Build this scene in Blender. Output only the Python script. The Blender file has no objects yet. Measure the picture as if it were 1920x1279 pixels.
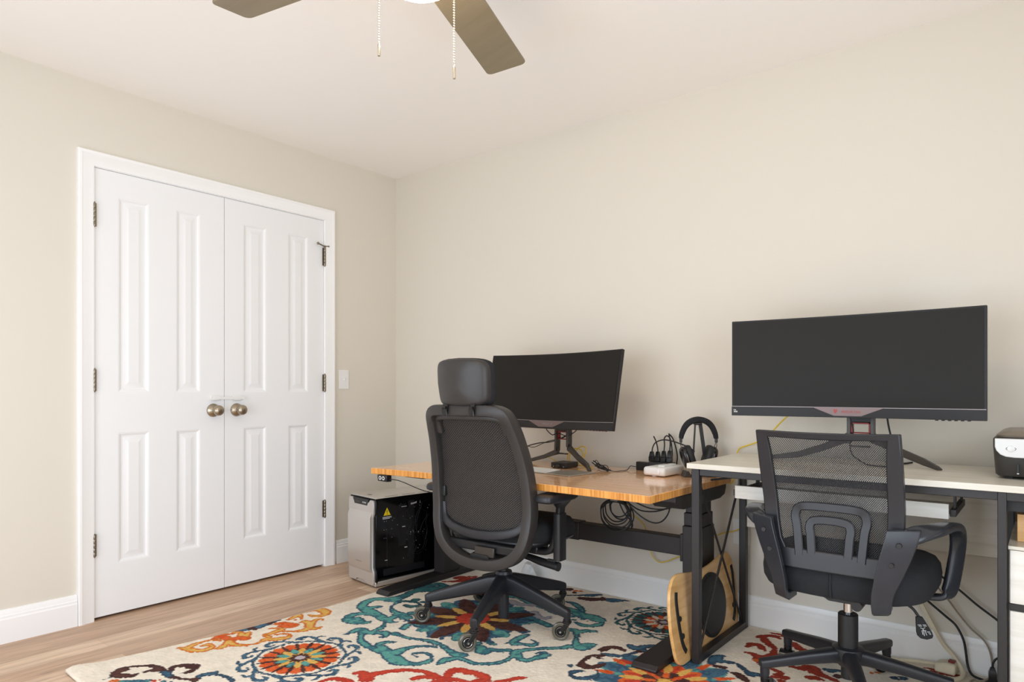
import bpy, bmesh, math, random
import numpy as np
from mathutils import Vector, Matrix, Euler

random.seed(7)
C = bpy.context.scene.collection
PI = math.pi
RAD = math.radians

# ------------------------------------------------------------------ helpers
def lin(c):
    c = c / 255.0
    return c / 12.92 if c <= 0.04045 else ((c + 0.055) / 1.055) ** 2.4

def rgb(r, g, b):
    return (lin(r), lin(g), lin(b), 1.0)

class MB:
    """collects geometry, then links it as one mesh object"""
    def __init__(s):
        s.v = []; s.f = []
    def add(s, vs, fs, M=None):
        k = len(s.v)
        for p in vs:
            p = Vector(p)
            if M is not None: p = M @ p
            s.v.append(tuple(p))
        for f in fs: s.f.append(tuple(k + i for i in f))
        return s
    def box(s, x0, x1, y0, y1, z0, z1, M=None):
        vs = [(x0,y0,z0),(x1,y0,z0),(x1,y1,z0),(x0,y1,z0),(x0,y0,z1),(x1,y0,z1),(x1,y1,z1),(x0,y1,z1)]
        return s.add(vs, [(0,3,2,1),(4,5,6,7),(0,1,5,4),(1,2,6,5),(2,3,7,6),(3,0,4,7)], M)
    def loft(s, rings, cap=True, closed=False, M=None):
        n = len(rings[0]); vs = [p for r in rings for p in r]; fs = []
        m = len(rings)
        for i in range(m if closed else m - 1):
            a = i * n; b = ((i + 1) % m) * n
            for j in range(n):
                k = (j + 1) % n
                fs.append((a + j, a + k, b + k, b + j))
        if cap and not closed:
            fs.append(tuple(range(n - 1, -1, -1)))
            fs.append(tuple((m - 1) * n + j for j in range(n)))
        return s.add(vs, fs, M)
    def lathe(s, prof, n=24, M=None):
        rings = []
        for r, z in prof:
            r = max(r, 1e-5)
            rings.append([(r * math.cos(2*PI*j/n), r * math.sin(2*PI*j/n), z) for j in range(n)])
        return s.loft(rings, True, False, M)
    def cyl(s, p0, p1, r0, r1=None, n=16):
        return s.tube([p0, p1], [r0, r0 if r1 is None else r1], n, smooth=False)
    def frames(s, pts, closed, up):
        n = len(pts); T = []
        for i in range(n):
            if closed: t = pts[(i + 1) % n] - pts[i - 1]
            elif i == 0: t = pts[1] - pts[0]
            elif i == n - 1: t = pts[-1] - pts[-2]
            else: t = (pts[i+1] - pts[i]).normalized() + (pts[i] - pts[i-1]).normalized()
            T.append(t.normalized() if t.length > 1e-9 else Vector((0,0,1)))
        out = []
        if up is not None:
            for t in T:
                b = Vector(up); nrm = t.cross(b)
                if nrm.length < 1e-5: nrm = t.orthogonal()
                nrm.normalize(); b = nrm.cross(t).normalized()
                out.append((nrm, b))
        else:
            nrm = T[0].orthogonal().normalized()
            for i, t in enumerate(T):
                nrm = (nrm - t * nrm.dot(t))
                if nrm.length < 1e-6: nrm = t.orthogonal()
                nrm.normalize()
                out.append((nrm, t.cross(nrm)))
        return out
    def tube(s, pts, r, n=8, closed=False, smooth=True, M=None, sub=5):
        pts = [Vector(p) for p in pts]
        if smooth and len(pts) > 2:
            if not isinstance(r, (int, float)):
                r = list(spl([(x, 0, 0) for x in r], closed, sub)); r = [x[0] for x in r]
            pts = spl(pts, closed, sub)
        if isinstance(r, (int, float)): r = [r] * len(pts)
        fr = s.frames(pts, closed, None)
        rings = [[p + (a * math.cos(2*PI*j/n) + b * math.sin(2*PI*j/n)) * rr for j in range(n)]
                 for p, (a, b), rr in zip(pts, fr, r)]
        return s.loft(rings, True, closed, M)
    def sweep(s, pts, sec, up=(0,1,0), closed=False, smooth=True, M=None, sub=5):
        """sec: section points (n, b) or a function i/(N-1) -> section; n lies in plane, b along up"""
        pts = [Vector(p) for p in pts]
        if smooth: pts = spl(pts, closed, sub)
        fr = s.frames(pts, closed, up); N = len(pts); rings = []
        for i, (p, (a, b)) in enumerate(zip(pts, fr)):
            sc = sec(i / max(1, N - 1)) if callable(sec) else sec
            rings.append([p + a * u + b * v for u, v in sc])
        return s.loft(rings, True, closed, M)
    def prism(s, poly, z0, z1, M=None):
        n = len(poly)
        vs = [(x, y, z0) for x, y in poly] + [(x, y, z1) for x, y in poly]
        fs = [tuple(range(n - 1, -1, -1)), tuple(range(n, 2 * n))]
        fs += [(i, (i + 1) % n, n + (i + 1) % n, n + i) for i in range(n)]
        return s.add(vs, fs, M)
    def ball(s, c, rx, ry=None, rz=None, n=16, m=10):
        ry = rx if ry is None else ry; rz = rx if rz is None else rz
        rings = []
        for i in range(m + 1):
            a = -PI/2 + PI * i / m; q = max(math.cos(a), 1e-4)
            rings.append([(c[0] + rx*q*math.cos(2*PI*j/n), c[1] + ry*q*math.sin(2*PI*j/n), c[2] + rz*math.sin(a)) for j in range(n)])
        return s.loft(rings)
    def grid(s, nu, nv, fn):
        vs = [fn(i / nu, j / nv) for j in range(nv + 1) for i in range(nu + 1)]
        w = nu + 1
        fs = [(j*w+i, j*w+i+1, (j+1)*w+i+1, (j+1)*w+i) for j in range(nv) for i in range(nu)]
        return s.add(vs, fs)
    def build(s, name, mat, parent=None, bev=0, sub=0, ang=38, loc=None, rz=0, recalc=True, solid=0, seg=2):
        me = bpy.data.meshes.new(name)
        me.from_pydata(s.v, [], s.f); me.update()
        if recalc:
            bm = bmesh.new(); bm.from_mesh(me)
            bmesh.ops.recalc_face_normals(bm, faces=bm.faces)
            bm.to_mesh(me); bm.free()
        me.materials.append(mat)
        for p in me.polygons: p.use_smooth = True
        me.set_sharp_from_angle(angle=RAD(ang))
        o = bpy.data.objects.new(name, me); C.objects.link(o)
        if parent is not None: o.parent = parent
        if loc is not None: o.location = loc
        if rz: o.rotation_euler = (0, 0, rz)
        if solid:
            m = o.modifiers.new('Solidify', 'SOLIDIFY'); m.thickness = solid; m.offset = 0
        if bev:
            m = o.modifiers.new('Bevel', 'BEVEL'); m.width = bev; m.segments = seg
            m.limit_method = 'ANGLE'; m.angle_limit = RAD(35); m.harden_normals = False
        if sub:
            m = o.modifiers.new('Subdivision', 'SUBSURF'); m.levels = sub; m.render_levels = sub
        return o

def spl(pts, closed=False, sub=5):
    pts = [Vector(p) for p in pts]; n = len(pts); out = []
    rng = n if closed else n - 1
    for i in range(rng):
        p1 = pts[i]; p2 = pts[(i + 1) % n]
        p0 = pts[i - 1] if (closed or i > 0) else p1 * 2 - p2
        p3 = pts[(i + 2) % n] if (closed or i + 2 < n) else p2 * 2 - p1
        for k in range(sub):
            t = k / sub
            out.append(0.5 * ((2*p1) + (p2 - p0)*t + (2*p0 - 5*p1 + 4*p2 - p3)*t*t + (3*p1 - p0 - 3*p2 + p3)*t*t*t))
    if not closed: out.append(pts[-1])
    return out

def rsec(w, d, r=None, k=3):
    """rounded rectangle section, w along n, d along b"""
    r = min(w, d) * 0.3 if r is None else r
    out = []
    for cx, cy, a0 in ((w/2-r, d/2-r, 0), (-w/2+r, d/2-r, 90), (-w/2+r, -d/2+r, 180), (w/2-r, -d/2+r, 270)):
        for i in range(k + 1):
            a = RAD(a0 + 90 * i / k); out.append((cx + r*math.cos(a), cy + r*math.sin(a)))
    return out

def rpoly(w, h, r, k=6, cx=0, cy=0):
    return [(x + cx, y + cy) for x, y in rsec(w, h, r, k)]

def superell(a, b, p=3.0, n=40):
    out = []
    for i in range(n):
        t = 2*PI*i/n; c = math.cos(t); d = math.sin(t)
        out.append((a*math.copysign(abs(c)**(2/p), c), b*math.copysign(abs(d)**(2/p), d)))
    return out

def tag(o, label, cat, group=None, kind=None):
    o['label'] = label; o['category'] = cat
    if group: o['group'] = group
    if kind: o['kind'] = kind
    return o

def thing(name, label, cat, loc=(0,0,0), rz=0, group=None, kind=None):
    o = bpy.data.objects.new(name, None); C.objects.link(o)
    o.empty_display_size = 0.1
    o.location = loc; o.rotation_euler = (0, 0, rz)
    return tag(o, label, cat, group, kind)

def text(name, body, size, M, mat, parent, ext=0.0004):
    cu = bpy.data.curves.new(name, 'FONT'); cu.body = body; cu.size = size
    cu.align_x = 'CENTER'; cu.align_y = 'CENTER'; cu.extrude = ext
    t = bpy.data.objects.new(name, cu); C.objects.link(t)
    me = bpy.data.meshes.new_from_object(t.evaluated_get(bpy.context.evaluated_depsgraph_get()))
    bpy.data.objects.remove(t)
    me.transform(M); me.materials.clear(); me.materials.append(mat); me.name = name
    o = bpy.data.objects.new(name, me); C.objects.link(o); o.parent = parent
    return o

# ------------------------------------------------------------------ materials
def mat(name, col, rough=0.5, metal=0.0, spec=0.5, coat=0.0, bump=0.0, bscale=200.0, var=0.0, vscale=6.0, emis=None, estr=0.0):
    m = bpy.data.materials.new(name); m.use_nodes = True
    nt = m.node_tree; b = nt.nodes['Principled BSDF']
    b.inputs['Base Color'].default_value = col
    b.inputs['Roughness'].default_value = rough
    b.inputs['Metallic'].default_value = metal
    b.inputs['Specular IOR Level'].default_value = spec
    b.inputs['Coat Weight'].default_value = coat
    if emis:
        b.inputs['Emission Color'].default_value = emis; b.inputs['Emission Strength'].default_value = estr
    if bump or var:
        tc = nt.nodes.new('ShaderNodeTexCoord')
    if bump:
        n = nt.nodes.new('ShaderNodeTexNoise'); n.inputs['Scale'].default_value = bscale; n.inputs['Detail'].default_value = 2
        bp = nt.nodes.new('ShaderNodeBump'); bp.inputs['Strength'].default_value = bump; bp.inputs['Distance'].default_value = 0.002
        nt.links.new(tc.outputs['Object'], n.inputs['Vector'])
        nt.links.new(n.outputs['Fac'], bp.inputs['Height']); nt.links.new(bp.outputs['Normal'], b.inputs['Normal'])
    if var:
        n = nt.nodes.new('ShaderNodeTexNoise'); n.inputs['Scale'].default_value = vscale; n.inputs['Detail'].default_value = 4
        r = nt.nodes.new('ShaderNodeMix'); r.data_type = 'RGBA'; r.blend_type = 'MULTIPLY'
        r.inputs['Factor'].default_value = 1.0
        cr = nt.nodes.new('ShaderNodeValToRGB')
        cr.color_ramp.elements[0].position = 0.3; cr.color_ramp.elements[1].position = 0.7
        cr.color_ramp.elements[0].color = (1-var, 1-var, 1-var, 1); cr.color_ramp.elements[1].color = (1, 1, 1, 1)
        nt.links.new(tc.outputs['Object'], n.inputs['Vector']); nt.links.new(n.outputs['Fac'], cr.inputs['Fac'])
        r.inputs['A'].default_value = col
        nt.links.new(cr.outputs['Color'], r.inputs['B']); nt.links.new(r.outputs['Result'], b.inputs['Base Color'])
    return m

def wood(name, c1, c2, c3, axis='x', scale=1.0, rough=0.4, coat=0.0, strip=0.0, spec=0.5, stretch=16.0):
    """streaky grain along one axis of the object, optional strips of differing tone across it"""
    m = bpy.data.materials.new(name); m.use_nodes = True
    nt = m.node_tree; b = nt.nodes['Principled BSDF']; L = nt.links.new
    b.inputs['Roughness'].default_value = rough; b.inputs['Coat Weight'].default_value = coat
    b.inputs['Coat Roughness'].default_value = 0.06; b.inputs['Specular IOR Level'].default_value = spec
    tc = nt.nodes.new('ShaderNodeTexCoord'); mp = nt.nodes.new('ShaderNodeMapping')
    s = [stretch*scale]*3; s['xyz'.index(axis)] = 1.2*scale
    mp.inputs['Scale'].default_value = s
    L(tc.outputs['Object'], mp.inputs['Vector'])
    n = nt.nodes.new('ShaderNodeTexNoise'); n.inputs['Scale'].default_value = 3.0; n.inputs['Detail'].default_value = 8; n.inputs['Distortion'].default_value = 0.4
    L(mp.outputs['Vector'], n.inputs['Vector'])
    cr = nt.nodes.new('ShaderNodeValToRGB'); e = cr.color_ramp.elements
    e[0].position = 0.3; e[0].color = c1; e[1].position = 0.72; e[1].color = c3
    k = e.new(0.5); k.color = c2
    L(n.outputs['Fac'], cr.inputs['Fac'])
    out = cr.outputs['Color']
    if strip:
        br = nt.nodes.new('ShaderNodeTexBrick')
        br.inputs['Color1'].default_value = (1,1,1,1); br.inputs['Color2'].default_value = (0.93,0.90,0.86,1)
        br.inputs['Mortar'].default_value = (0.9,0.85,0.8,1); br.inputs['Mortar Size'].default_value = 0.002
        br.inputs['Scale'].default_value = 1.0; br.inputs['Brick Width'].default_value = 0.5; br.inputs['Row Height'].default_value = strip
        br.inputs['Bias'].default_value = -0.2
        if axis == 'y':
            m2 = nt.nodes.new('ShaderNodeMapping'); m2.inputs['Rotation'].default_value = (0,0,PI/2)
            L(tc.outputs['Object'], m2.inputs['Vector']); L(m2.outputs['Vector'], br.inputs['Vector'])
        else: L(tc.outputs['Object'], br.inputs['Vector'])
        mx = nt.nodes.new('ShaderNodeMix'); mx.data_type = 'RGBA'; mx.blend_type = 'MULTIPLY'; mx.inputs['Factor'].default_value = 0.8
        L(out, mx.inputs['A']); L(br.outputs['Color'], mx.inputs['B']); out = mx.outputs['Result']
    L(out, b.inputs['Base Color'])
    bp = nt.nodes.new('ShaderNodeBump'); bp.inputs['Strength'].default_value = 0.06; bp.inputs['Distance'].default_value = 0.001
    L(n.outputs['Fac'], bp.inputs['Height']); L(bp.outputs['Normal'], b.inputs['Normal'])
    return m

def lattice(name, col_a, col_b, pu, pv, thr, holes, rough=0.7, ax=('X','Z')):
    """woven mesh: a diagonal lattice of cells of pitch pu x pv; holes=True leaves the cells open"""
    m = bpy.data.materials.new(name); m.use_nodes = True
    nt = m.node_tree; b = nt.nodes['Principled BSDF']; L = nt.links.new
    b.inputs['Roughness'].default_value = rough; b.inputs['Base Color'].default_value = col_a
    tc = nt.nodes.new('ShaderNodeTexCoord'); sp = nt.nodes.new('ShaderNodeSeparateXYZ')
    L(tc.outputs['Object'], sp.inputs['Vector'])
    def M(op, a, bb=None):
        n = nt.nodes.new('ShaderNodeMath'); n.operation = op
        for i, x in enumerate((a, bb)):
            if x is None: continue
            if isinstance(x, (int, float)): n.inputs[i].default_value = x
            else: L(x, n.inputs[i])
        return n.outputs[0]
    u = M('MULTIPLY', sp.outputs[ax[0]], 2*PI/pu); v = M('MULTIPLY', sp.outputs[ax[1]], 2*PI/pv)
    w = M('ADD', M('COSINE', M('ADD', u, v)), M('COSINE', M('SUBTRACT', u, v)))
    hole = M('GREATER_THAN', w, thr)
    if holes:
        tr = nt.nodes.new('ShaderNodeBsdfTransparent'); mx = nt.nodes.new('ShaderNodeMixShader')
        L(hole, mx.inputs['Fac']); L(b.outputs['BSDF'], mx.inputs[1]); L(tr.outputs['BSDF'], mx.inputs[2])
        L(mx.outputs['Shader'], nt.nodes['Material Output'].inputs['Surface'])
    else:
        mx = nt.nodes.new('ShaderNodeMix'); mx.data_type = 'RGBA'
        mx.inputs['A'].default_value = col_a; mx.inputs['B'].default_value = col_b
        L(hole, mx.inputs['Factor']); L(mx.outputs['Result'], b.inputs['Base Color'])
        bp = nt.nodes.new('ShaderNodeBump'); bp.inputs['Strength'].default_value = 0.4; bp.inputs['Distance'].default_value = 0.001
        L(w, bp.inputs['Height']); L(bp.outputs['Normal'], b.inputs['Normal'])
    return m

def plank_floor():
    m = bpy.data.materials.new('oak_planks'); m.use_nodes = True
    nt = m.node_tree; b = nt.nodes['Principled BSDF']; L = nt.links.new
    b.inputs['Roughness'].default_value = 0.42
    tc = nt.nodes.new('ShaderNodeTexCoord'); mp = nt.nodes.new('ShaderNodeMapping')
    mp.inputs['Rotation'].default_value = (0, 0, PI/2)
    L(tc.outputs['Object'], mp.inputs['Vector'])
    br = nt.nodes.new('ShaderNodeTexBrick')
    br.offset = 0.37; br.inputs['Scale'].default_value = 1.0
    br.inputs['Brick Width'].default_value = 1.15; br.inputs['Row Height'].default_value = 0.127
    br.inputs['Mortar Size'].default_value = 0.0009; br.inputs['Bias'].default_value = 0.0
    br.inputs['Color1'].default_value = (0,0,0,1); br.inputs['Color2'].default_value = (1,1,1,1)
    br.inputs['Mortar'].default_value = (0.25,0.25,0.25,1)
    L(mp.outputs['Vector'], br.inputs['Vector'])
    cr = nt.nodes.new('ShaderNodeValToRGB'); e = cr.color_ramp.elements
    e[0].color = rgb(194,160,132); e[1].color = rgb(228,200,172); k = e.new(0.5); k.color = rgb(216,186,160)
    L(br.outputs['Color'], cr.inputs['Fac'])
    m2 = nt.nodes.new('ShaderNodeMapping'); m2.inputs['Scale'].default_value = (15, 1.1, 1)
    L(tc.outputs['Object'], m2.inputs['Vector'])
    n = nt.nodes.new('ShaderNodeTexNoise'); n.inputs['Scale'].default_value = 2.2; n.inputs['Detail'].default_value = 9; n.inputs['Distortion'].default_value = 1.2
    L(m2.outputs['Vector'], n.inputs['Vector'])
    c2 = nt.nodes.new('ShaderNodeValToRGB'); e = c2.color_ramp.elements
    e[0].position = 0.28; e[0].color = (0.58,0.54,0.50,1); e[1].position = 0.62; e[1].color = (1.04,1.03,1.02,1)
    L(n.outputs['Fac'], c2.inputs['Fac'])
    mx = nt.nodes.new('ShaderNodeMix'); mx.data_type = 'RGBA'; mx.blend_type = 'MULTIPLY'; mx.inputs['Factor'].default_value = 0.75
    L(cr.outputs['Color'], mx.inputs['A']); L(c2.outputs['Color'], mx.inputs['B'])
    # sparse knots
    vo = nt.nodes.new('ShaderNodeTexVoronoi'); vo.inputs['Scale'].default_value = 1.0
    m3 = nt.nodes.new('ShaderNodeMapping'); m3.inputs['Scale'].default_value = (6, 2.2, 1)
    L(tc.outputs['Object'], m3.inputs['Vector']); L(m3.outputs['Vector'], vo.inputs['Vector'])
    c3 = nt.nodes.new('ShaderNodeValToRGB'); e = c3.color_ramp.elements
    e[0].position = 0.02; e[0].color = (0.55,0.52,0.5,1); e[1].position = 0.09; e[1].color = (1,1,1,1)
    L(vo.outputs['Distance'], c3.inputs['Fac'])
    mk = nt.nodes.new('ShaderNodeMix'); mk.data_type = 'RGBA'; mk.blend_type = 'MULTIPLY'; mk.inputs['Factor'].default_value = 0.5
    L(mx.outputs['Result'], mk.inputs['A']); L(c3.outputs['Color'], mk.inputs['B'])
    L(mk.outputs['Result'], b.inputs['Base Color'])
    bp = nt.nodes.new('ShaderNodeBump'); bp.inputs['Strength'].default_value = 0.15; bp.inputs['Distance'].default_value = 0.001
    inv = nt.nodes.new('ShaderNodeMath'); inv.operation = 'SUBTRACT'; inv.inputs[0].default_value = 1.0
    L(br.outputs['Fac'], inv.inputs[1]); L(inv.outputs[0], bp.inputs['Height']); L(bp.outputs['Normal'], b.inputs['Normal'])
    return m

MAT = {
 'wall': mat('painted_wall', rgb(221,215,203), 0.75, bump=0.05, bscale=260),
 'ceil': mat('ceiling_paint', rgb(247,243,238), 0.85, bump=0.04, bscale=200),
 'trim': mat('white_trim_paint', rgb(246,246,246), 0.35),
 'door': mat('white_door_paint', rgb(240,241,242), 0.38),
 'dark': mat('closet_interior', rgb(60,54,48), 0.9),
 'nickel': mat('satin_nickel', rgb(170,158,140), 0.28, 1.0, bump=0.02, bscale=400),
 'brass': mat('aged_hinge_metal', rgb(156,146,130), 0.32, 1.0, var=0.3, vscale=60),
 'plastic_white': mat('white_plastic', rgb(236,236,234), 0.35),
 'clear_white': mat('frosted_plastic', rgb(240,240,240), 0.25),
 'black': mat('black_plastic', rgb(30,30,32), 0.42, bump=0.03, bscale=700),
 'black2': mat('black_gloss_plastic', rgb(22,22,24), 0.22),
 'gun': mat('charcoal_plastic', rgb(51,48,47), 0.42, bump=0.04, bscale=900, var=0.12, vscale=18),
 'gun2': mat('dark_charcoal_plastic', rgb(37,38,43), 0.36, bump=0.03, bscale=900, var=0.1, vscale=14),
 'steel_black': mat('black_powder_coat', rgb(37,34,35), 0.45, bump=0.04, bscale=800),
 'desk_black': mat('matt_black_steel', rgb(34,30,31), 0.5, bump=0.03, bscale=600),
 'chrome': mat('chrome', rgb(210,210,212), 0.12, 1.0),
 'fabric': mat('black_fabric', rgb(30,32,37), 0.9, bump=0.5, bscale=700, var=0.25, vscale=30),
 'seatcloth': mat('black_seat_cloth', rgb(26,29,32), 0.8, bump=0.4, bscale=900),
 'rubber': mat('black_rubber', rgb(28,28,29), 0.6),
 'tire': mat('smoky_urethane', rgb(88,84,72), 0.25, coat=0.4),
 'screen': mat('dark_screen', rgb(27,24,20), 0.45, spec=0.22),
 'bezel': mat('monitor_bezel', rgb(33,31,31), 0.42, spec=0.3),
 'badge': mat('rose_grey_metal', rgb(120,102,100), 0.4, 0.5),
 'arm_plate': mat('satin_black_plastic', rgb(46,49,56), 0.27, bump=0.03, bscale=500, var=0.15, vscale=20),
 'red': mat('red_anodised', rgb(130,38,34), 0.35, 0.3),
 'redtext': mat('red_lettering', rgb(165,66,62), 0.5),
 'line': mat('silver_line', rgb(150,140,138), 0.35, 0.5),
 'stand': mat('dark_grey_metal', rgb(72,68,64), 0.35, 0.5),
 'silver': mat('silver_case_metal', rgb(205,200,194), 0.38, 0.55, var=0.06, vscale=3),
 'alum': mat('brushed_aluminium', rgb(168,163,154), 0.38, 0.75),
 'case_black': mat('case_black', rgb(14,14,15), 0.3),
 'glass_dark': mat('tinted_side_glass', rgb(6,6,8), 0.08, spec=0.4),
 'pcb': mat('dark_board', rgb(20,20,25), 0.4),
 'yellow': mat('yellow_cable', rgb(228,196,58), 0.45),
 'yellow_sign': mat('warning_yellow', rgb(240,210,30), 0.5),
 'white_print': mat('white_print', rgb(215,215,215), 0.6),
 'grey_cable': mat('grey_cable', rgb(150,138,122), 0.5),
 'cream_cable': mat('cream_cable', rgb(226,216,190), 0.45),
 'velcro': mat('grey_velcro', rgb(120,116,112), 0.95, bump=0.5, bscale=900),
 'red_switch': mat('red_rocker', rgb(120,30,30), 0.3),
 'bamboo': wood('bamboo_top', rgb(230,174,124), rgb(238,188,141), rgb(243,200,156), 'x', 1.0, 0.17, 0.55, 0.03, 0.5, 22),
 'bamboo_edge': wood('bamboo_edge', rgb(182,112,46), rgb(222,152,70), rgb(238,182,100), 'z', 1.0, 0.35, 0.2, 0, 0.5, 40),
 'ply': wood('birch_ply', rgb(192,142,82), rgb(216,170,108), rgb(228,188,130), 'y', 1.0, 0.35, 0.3, 0, 0.5, 12),
 'ply_edge': wood('ply_edge', rgb(196,140,70), rgb(222,170,100), rgb(232,184,118), 'y', 1.0, 0.5, 0, 0, 0.5, 60),
 'ash': wood('white_ash_laminate', rgb(206,200,186), rgb(218,213,200), rgb(226,222,212), 'x', 1.0, 0.34, 0.1, 0, 0.4, 14),
 'ash_front': wood('white_ash_front', rgb(218,214,204), rgb(228,225,217), rgb(234,232,226), 'x', 1.0, 0.45, 0, 0, 0.4, 14),
 'orange_wood': wood('warm_pine', rgb(206,158,100), rgb(226,180,122), rgb(234,194,140), 'x', 1.0, 0.45, 0, 0, 0.4, 14),
 'fan_blade': wood('taupe_blade', rgb(128,116,92), rgb(132,120,97), rgb(136,124,101), 'x', 0.6, 0.5),
 'fan_edge': mat('blade_edge', rgb(190,180,160), 0.5),
 'bronze': mat('fan_bronze', rgb(120,105,85), 0.3, 0.8),
 'bead': mat('pull_chain_metal', rgb(225,215,195), 0.2, 1.0),
 'mesh1': lattice('knit_mesh', rgb(22,20,20), rgb(92,84,78), 0.0125, 0.0095, 0.95, False),
 'mesh2': lattice('open_mesh', rgb(34,34,38), None, 0.0058, 0.0074, 0.30, True),
 'floor': plank_floor(),
 'bulb': mat('lit_glass_bowl', rgb(255,240,215), 0.4, emis=(1.0,0.79,0.54,1), estr=44.0),
 'printer_lid': mat('printer_lid', rgb(122,112,98), 0.3, 0.2),
 'printer_front': mat('printer_silver', rgb(214,214,212), 0.35, 0.2),
 'printer_body': mat('printer_black', rgb(52,50,48), 0.4),
 'bag': mat('white_plastic_film', rgb(225,228,228), 0.3),
}
P_FRONT, P_RIGHT = 44.0, 34.0
# ------------------------------------------------------------------ room
RX, RY, RZ = 4.18, -3.60, 2.44           # room spans x 0..RX, y RY..0
D0, D1, DZ = -1.798, -0.560, 2.058       # closet opening in the left wall

def struct(name, mb, m, label, cat, **k):
    o = mb.build(name, m, **k); return tag(o, label, cat, kind='structure')

struct('floor', MB().box(-0.72, RX+0.12, RY-0.12, 0.12, -0.1, 0), MAT['floor'], 'pale oak plank floor of the room', 'floor')
struct('ceiling', MB().box(-0.72, RX+0.12, RY-0.12, 0.12, RZ, RZ+0.1), MAT['ceil'], 'plain off-white flat ceiling', 'ceiling')
struct('wall_back', MB().box(-0.72, RX+0.12, 0, 0.12, 0, RZ), MAT['wall'], 'cream wall behind the two desks', 'wall')
struct('wall_left', MB().box(-0.12, 0, RY-0.12, D0, 0, RZ).box(-0.12, 0, D1, 0, 0, RZ).box(-0.12, 0, D0, D1, DZ, RZ),
       MAT['wall'], 'cream wall holding the white closet doors', 'wall')
struct('wall_closet', MB().box(-0.72, -0.66, RY-0.12, 0, 0, RZ).box(-0.66, -0.12, D0-0.10, D0-0.05, 0, RZ).box(-0.66, -0.12, D1+0.05, D1+0.10, 0, RZ),
       MAT['dark'], 'unlit closet walls behind the white doors', 'wall')
# assumed windows of the unseen sides, cut low to light the lower walls: one behind the camera, one on its right
WF = (0.75, 3.05, 0.06, 1.70)            # x0 x1 z0 z1 in wall_front
WR = (-3.05, -1.35, 0.06, 1.70)          # y0 y1 z0 z1 in wall_right
struct('wall_front', MB().box(-0.72, WF[0], RY-0.12, RY, 0, RZ).box(WF[1], RX+0.12, RY-0.12, RY, 0, RZ)
       .box(WF[0], WF[1], RY-0.12, RY, 0, WF[2]).box(WF[0], WF[1], RY-0.12, RY, WF[3], RZ), MAT['ceil'], 'unseen near-white wall with a window facing the desks', 'wall')  # unseen wall takes the brighter ceiling paint to bounce more fill light
struct('wall_right', MB().box(RX, RX+0.12, RY, WR[0], 0, RZ).box(RX, RX+0.12, WR[1], 0, 0, RZ)
       .box(RX, RX+0.12, WR[0], WR[1], 0, WR[2]).box(RX, RX+0.12, WR[0], WR[1], WR[3], RZ), MAT['ceil'], 'unseen near-white wall opposite the closet doors', 'wall')  # same brighter paint here, added to bounce light back into the room
def window(name, x0, x1, z0, z1, T, label):
    m = MB(); w = 0.06
    m.box(x0-w, x1+w, -0.02, 0.01, z0-w, z0, T).box(x0-w, x1+w, -0.02, 0.01, z1, z1+w, T)
    m.box(x0-w, x0, -0.02, 0.01, z0, z1, T).box(x1, x1+w, -0.02, 0.01, z0, z1, T)
    xm = (x0+x1)/2; zm = (z0+z1)/2
    m.box(xm-0.03, xm+0.03, 0.03, 0.07, z0, z1, T).box(x0, x1, 0.03, 0.07, zm-0.02, zm+0.02, T)
    return struct(name, m, MAT['trim'], label, 'window')
window('window_1', WF[0], WF[1], WF[2], WF[3], Matrix.Translation((0, RY, 0)) @ Matrix.Scale(-1, 4, (0,1,0)), 'assumed white framed window in the unseen wall facing the desks')
window('window_2', WR[0], WR[1], WR[2], WR[3], Matrix.Translation((RX, 0, 0)) @ Matrix.Rotation(PI/2, 4, 'Z') @ Matrix.Scale(-1, 4, (0,1,0)), 'assumed white framed window in the unseen wall opposite the closet')

# baseboards: profile (thickness, height)
BP = [(0,0),(0.016,0),(0.016,0.098),(0.013,0.104),(0.013,0.112),(0.010,0.116),(0.009,0.128),(0.006,0.136),(0,0.138)]
def bb(m, p0, p1, nx, ny):
    r = []
    for px, py in (p0, p1): r.append([(px + nx*t, py + ny*t, h) for t, h in BP])
    m.loft(r)
m = MB(); bb(m, (0, -0.479), (0, 0), 1, 0); bb(m, (0, RY), (0, -1.866), 1, 0)
struct('baseboard_left', m, MAT['trim'], 'white baseboard either side of the closet doors', 'baseboard', ang=25)
m = MB(); bb(m, (0, 0), (RX, 0), 0, -1)
struct('baseboard_back', m, MAT['trim'], 'white baseboard along the wall behind the desks', 'baseboard', ang=25)
m = MB(); bb(m, (0, RY), (RX, RY), 0, 1)
struct('baseboard_front', m, MAT['trim'], 'white baseboard under the window facing the desks', 'baseboard', ang=25)
m = MB(); bb(m, (RX, RY), (RX, 0), -1, 0)
struct('baseboard_right', m, MAT['trim'], 'white baseboard opposite the closet doors', 'baseboard', ang=25)

# door casing, profile (out from the opening, thickness), mitred
CP = [(0,0),(0,0.011),(0.006,0.013),(0.034,0.014),(0.040,0.017),(0.046,0.018),(0.052,0.021),(0.062,0.021),(0.066,0.017),(0.067,0)]
m = MB()
rings = []
for (y, z, sy, sz) in ((D0, 0, -1, 0), (D0, DZ, -1, 1), (D1, DZ, 1, 1), (D1, 0, 1, 0)):
    rings.append([(t, y + sy*w, z + sz*w) for w, t in CP])
m.loft(rings)
m.box(-0.12, 0.0005, D0, D0+0.002, 0, DZ).box(-0.12, 0.0005, D1-0.002, D1, 0, DZ).box(-0.12, 0.0005, D0, D1, DZ-0.002, DZ)
m.box(-0.06, -0.042, D0, D1, DZ-0.03, DZ)
struct('trim_1', m, MAT['trim'], 'white moulded casing around the closet doors', 'door frame', ang=25)

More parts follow.
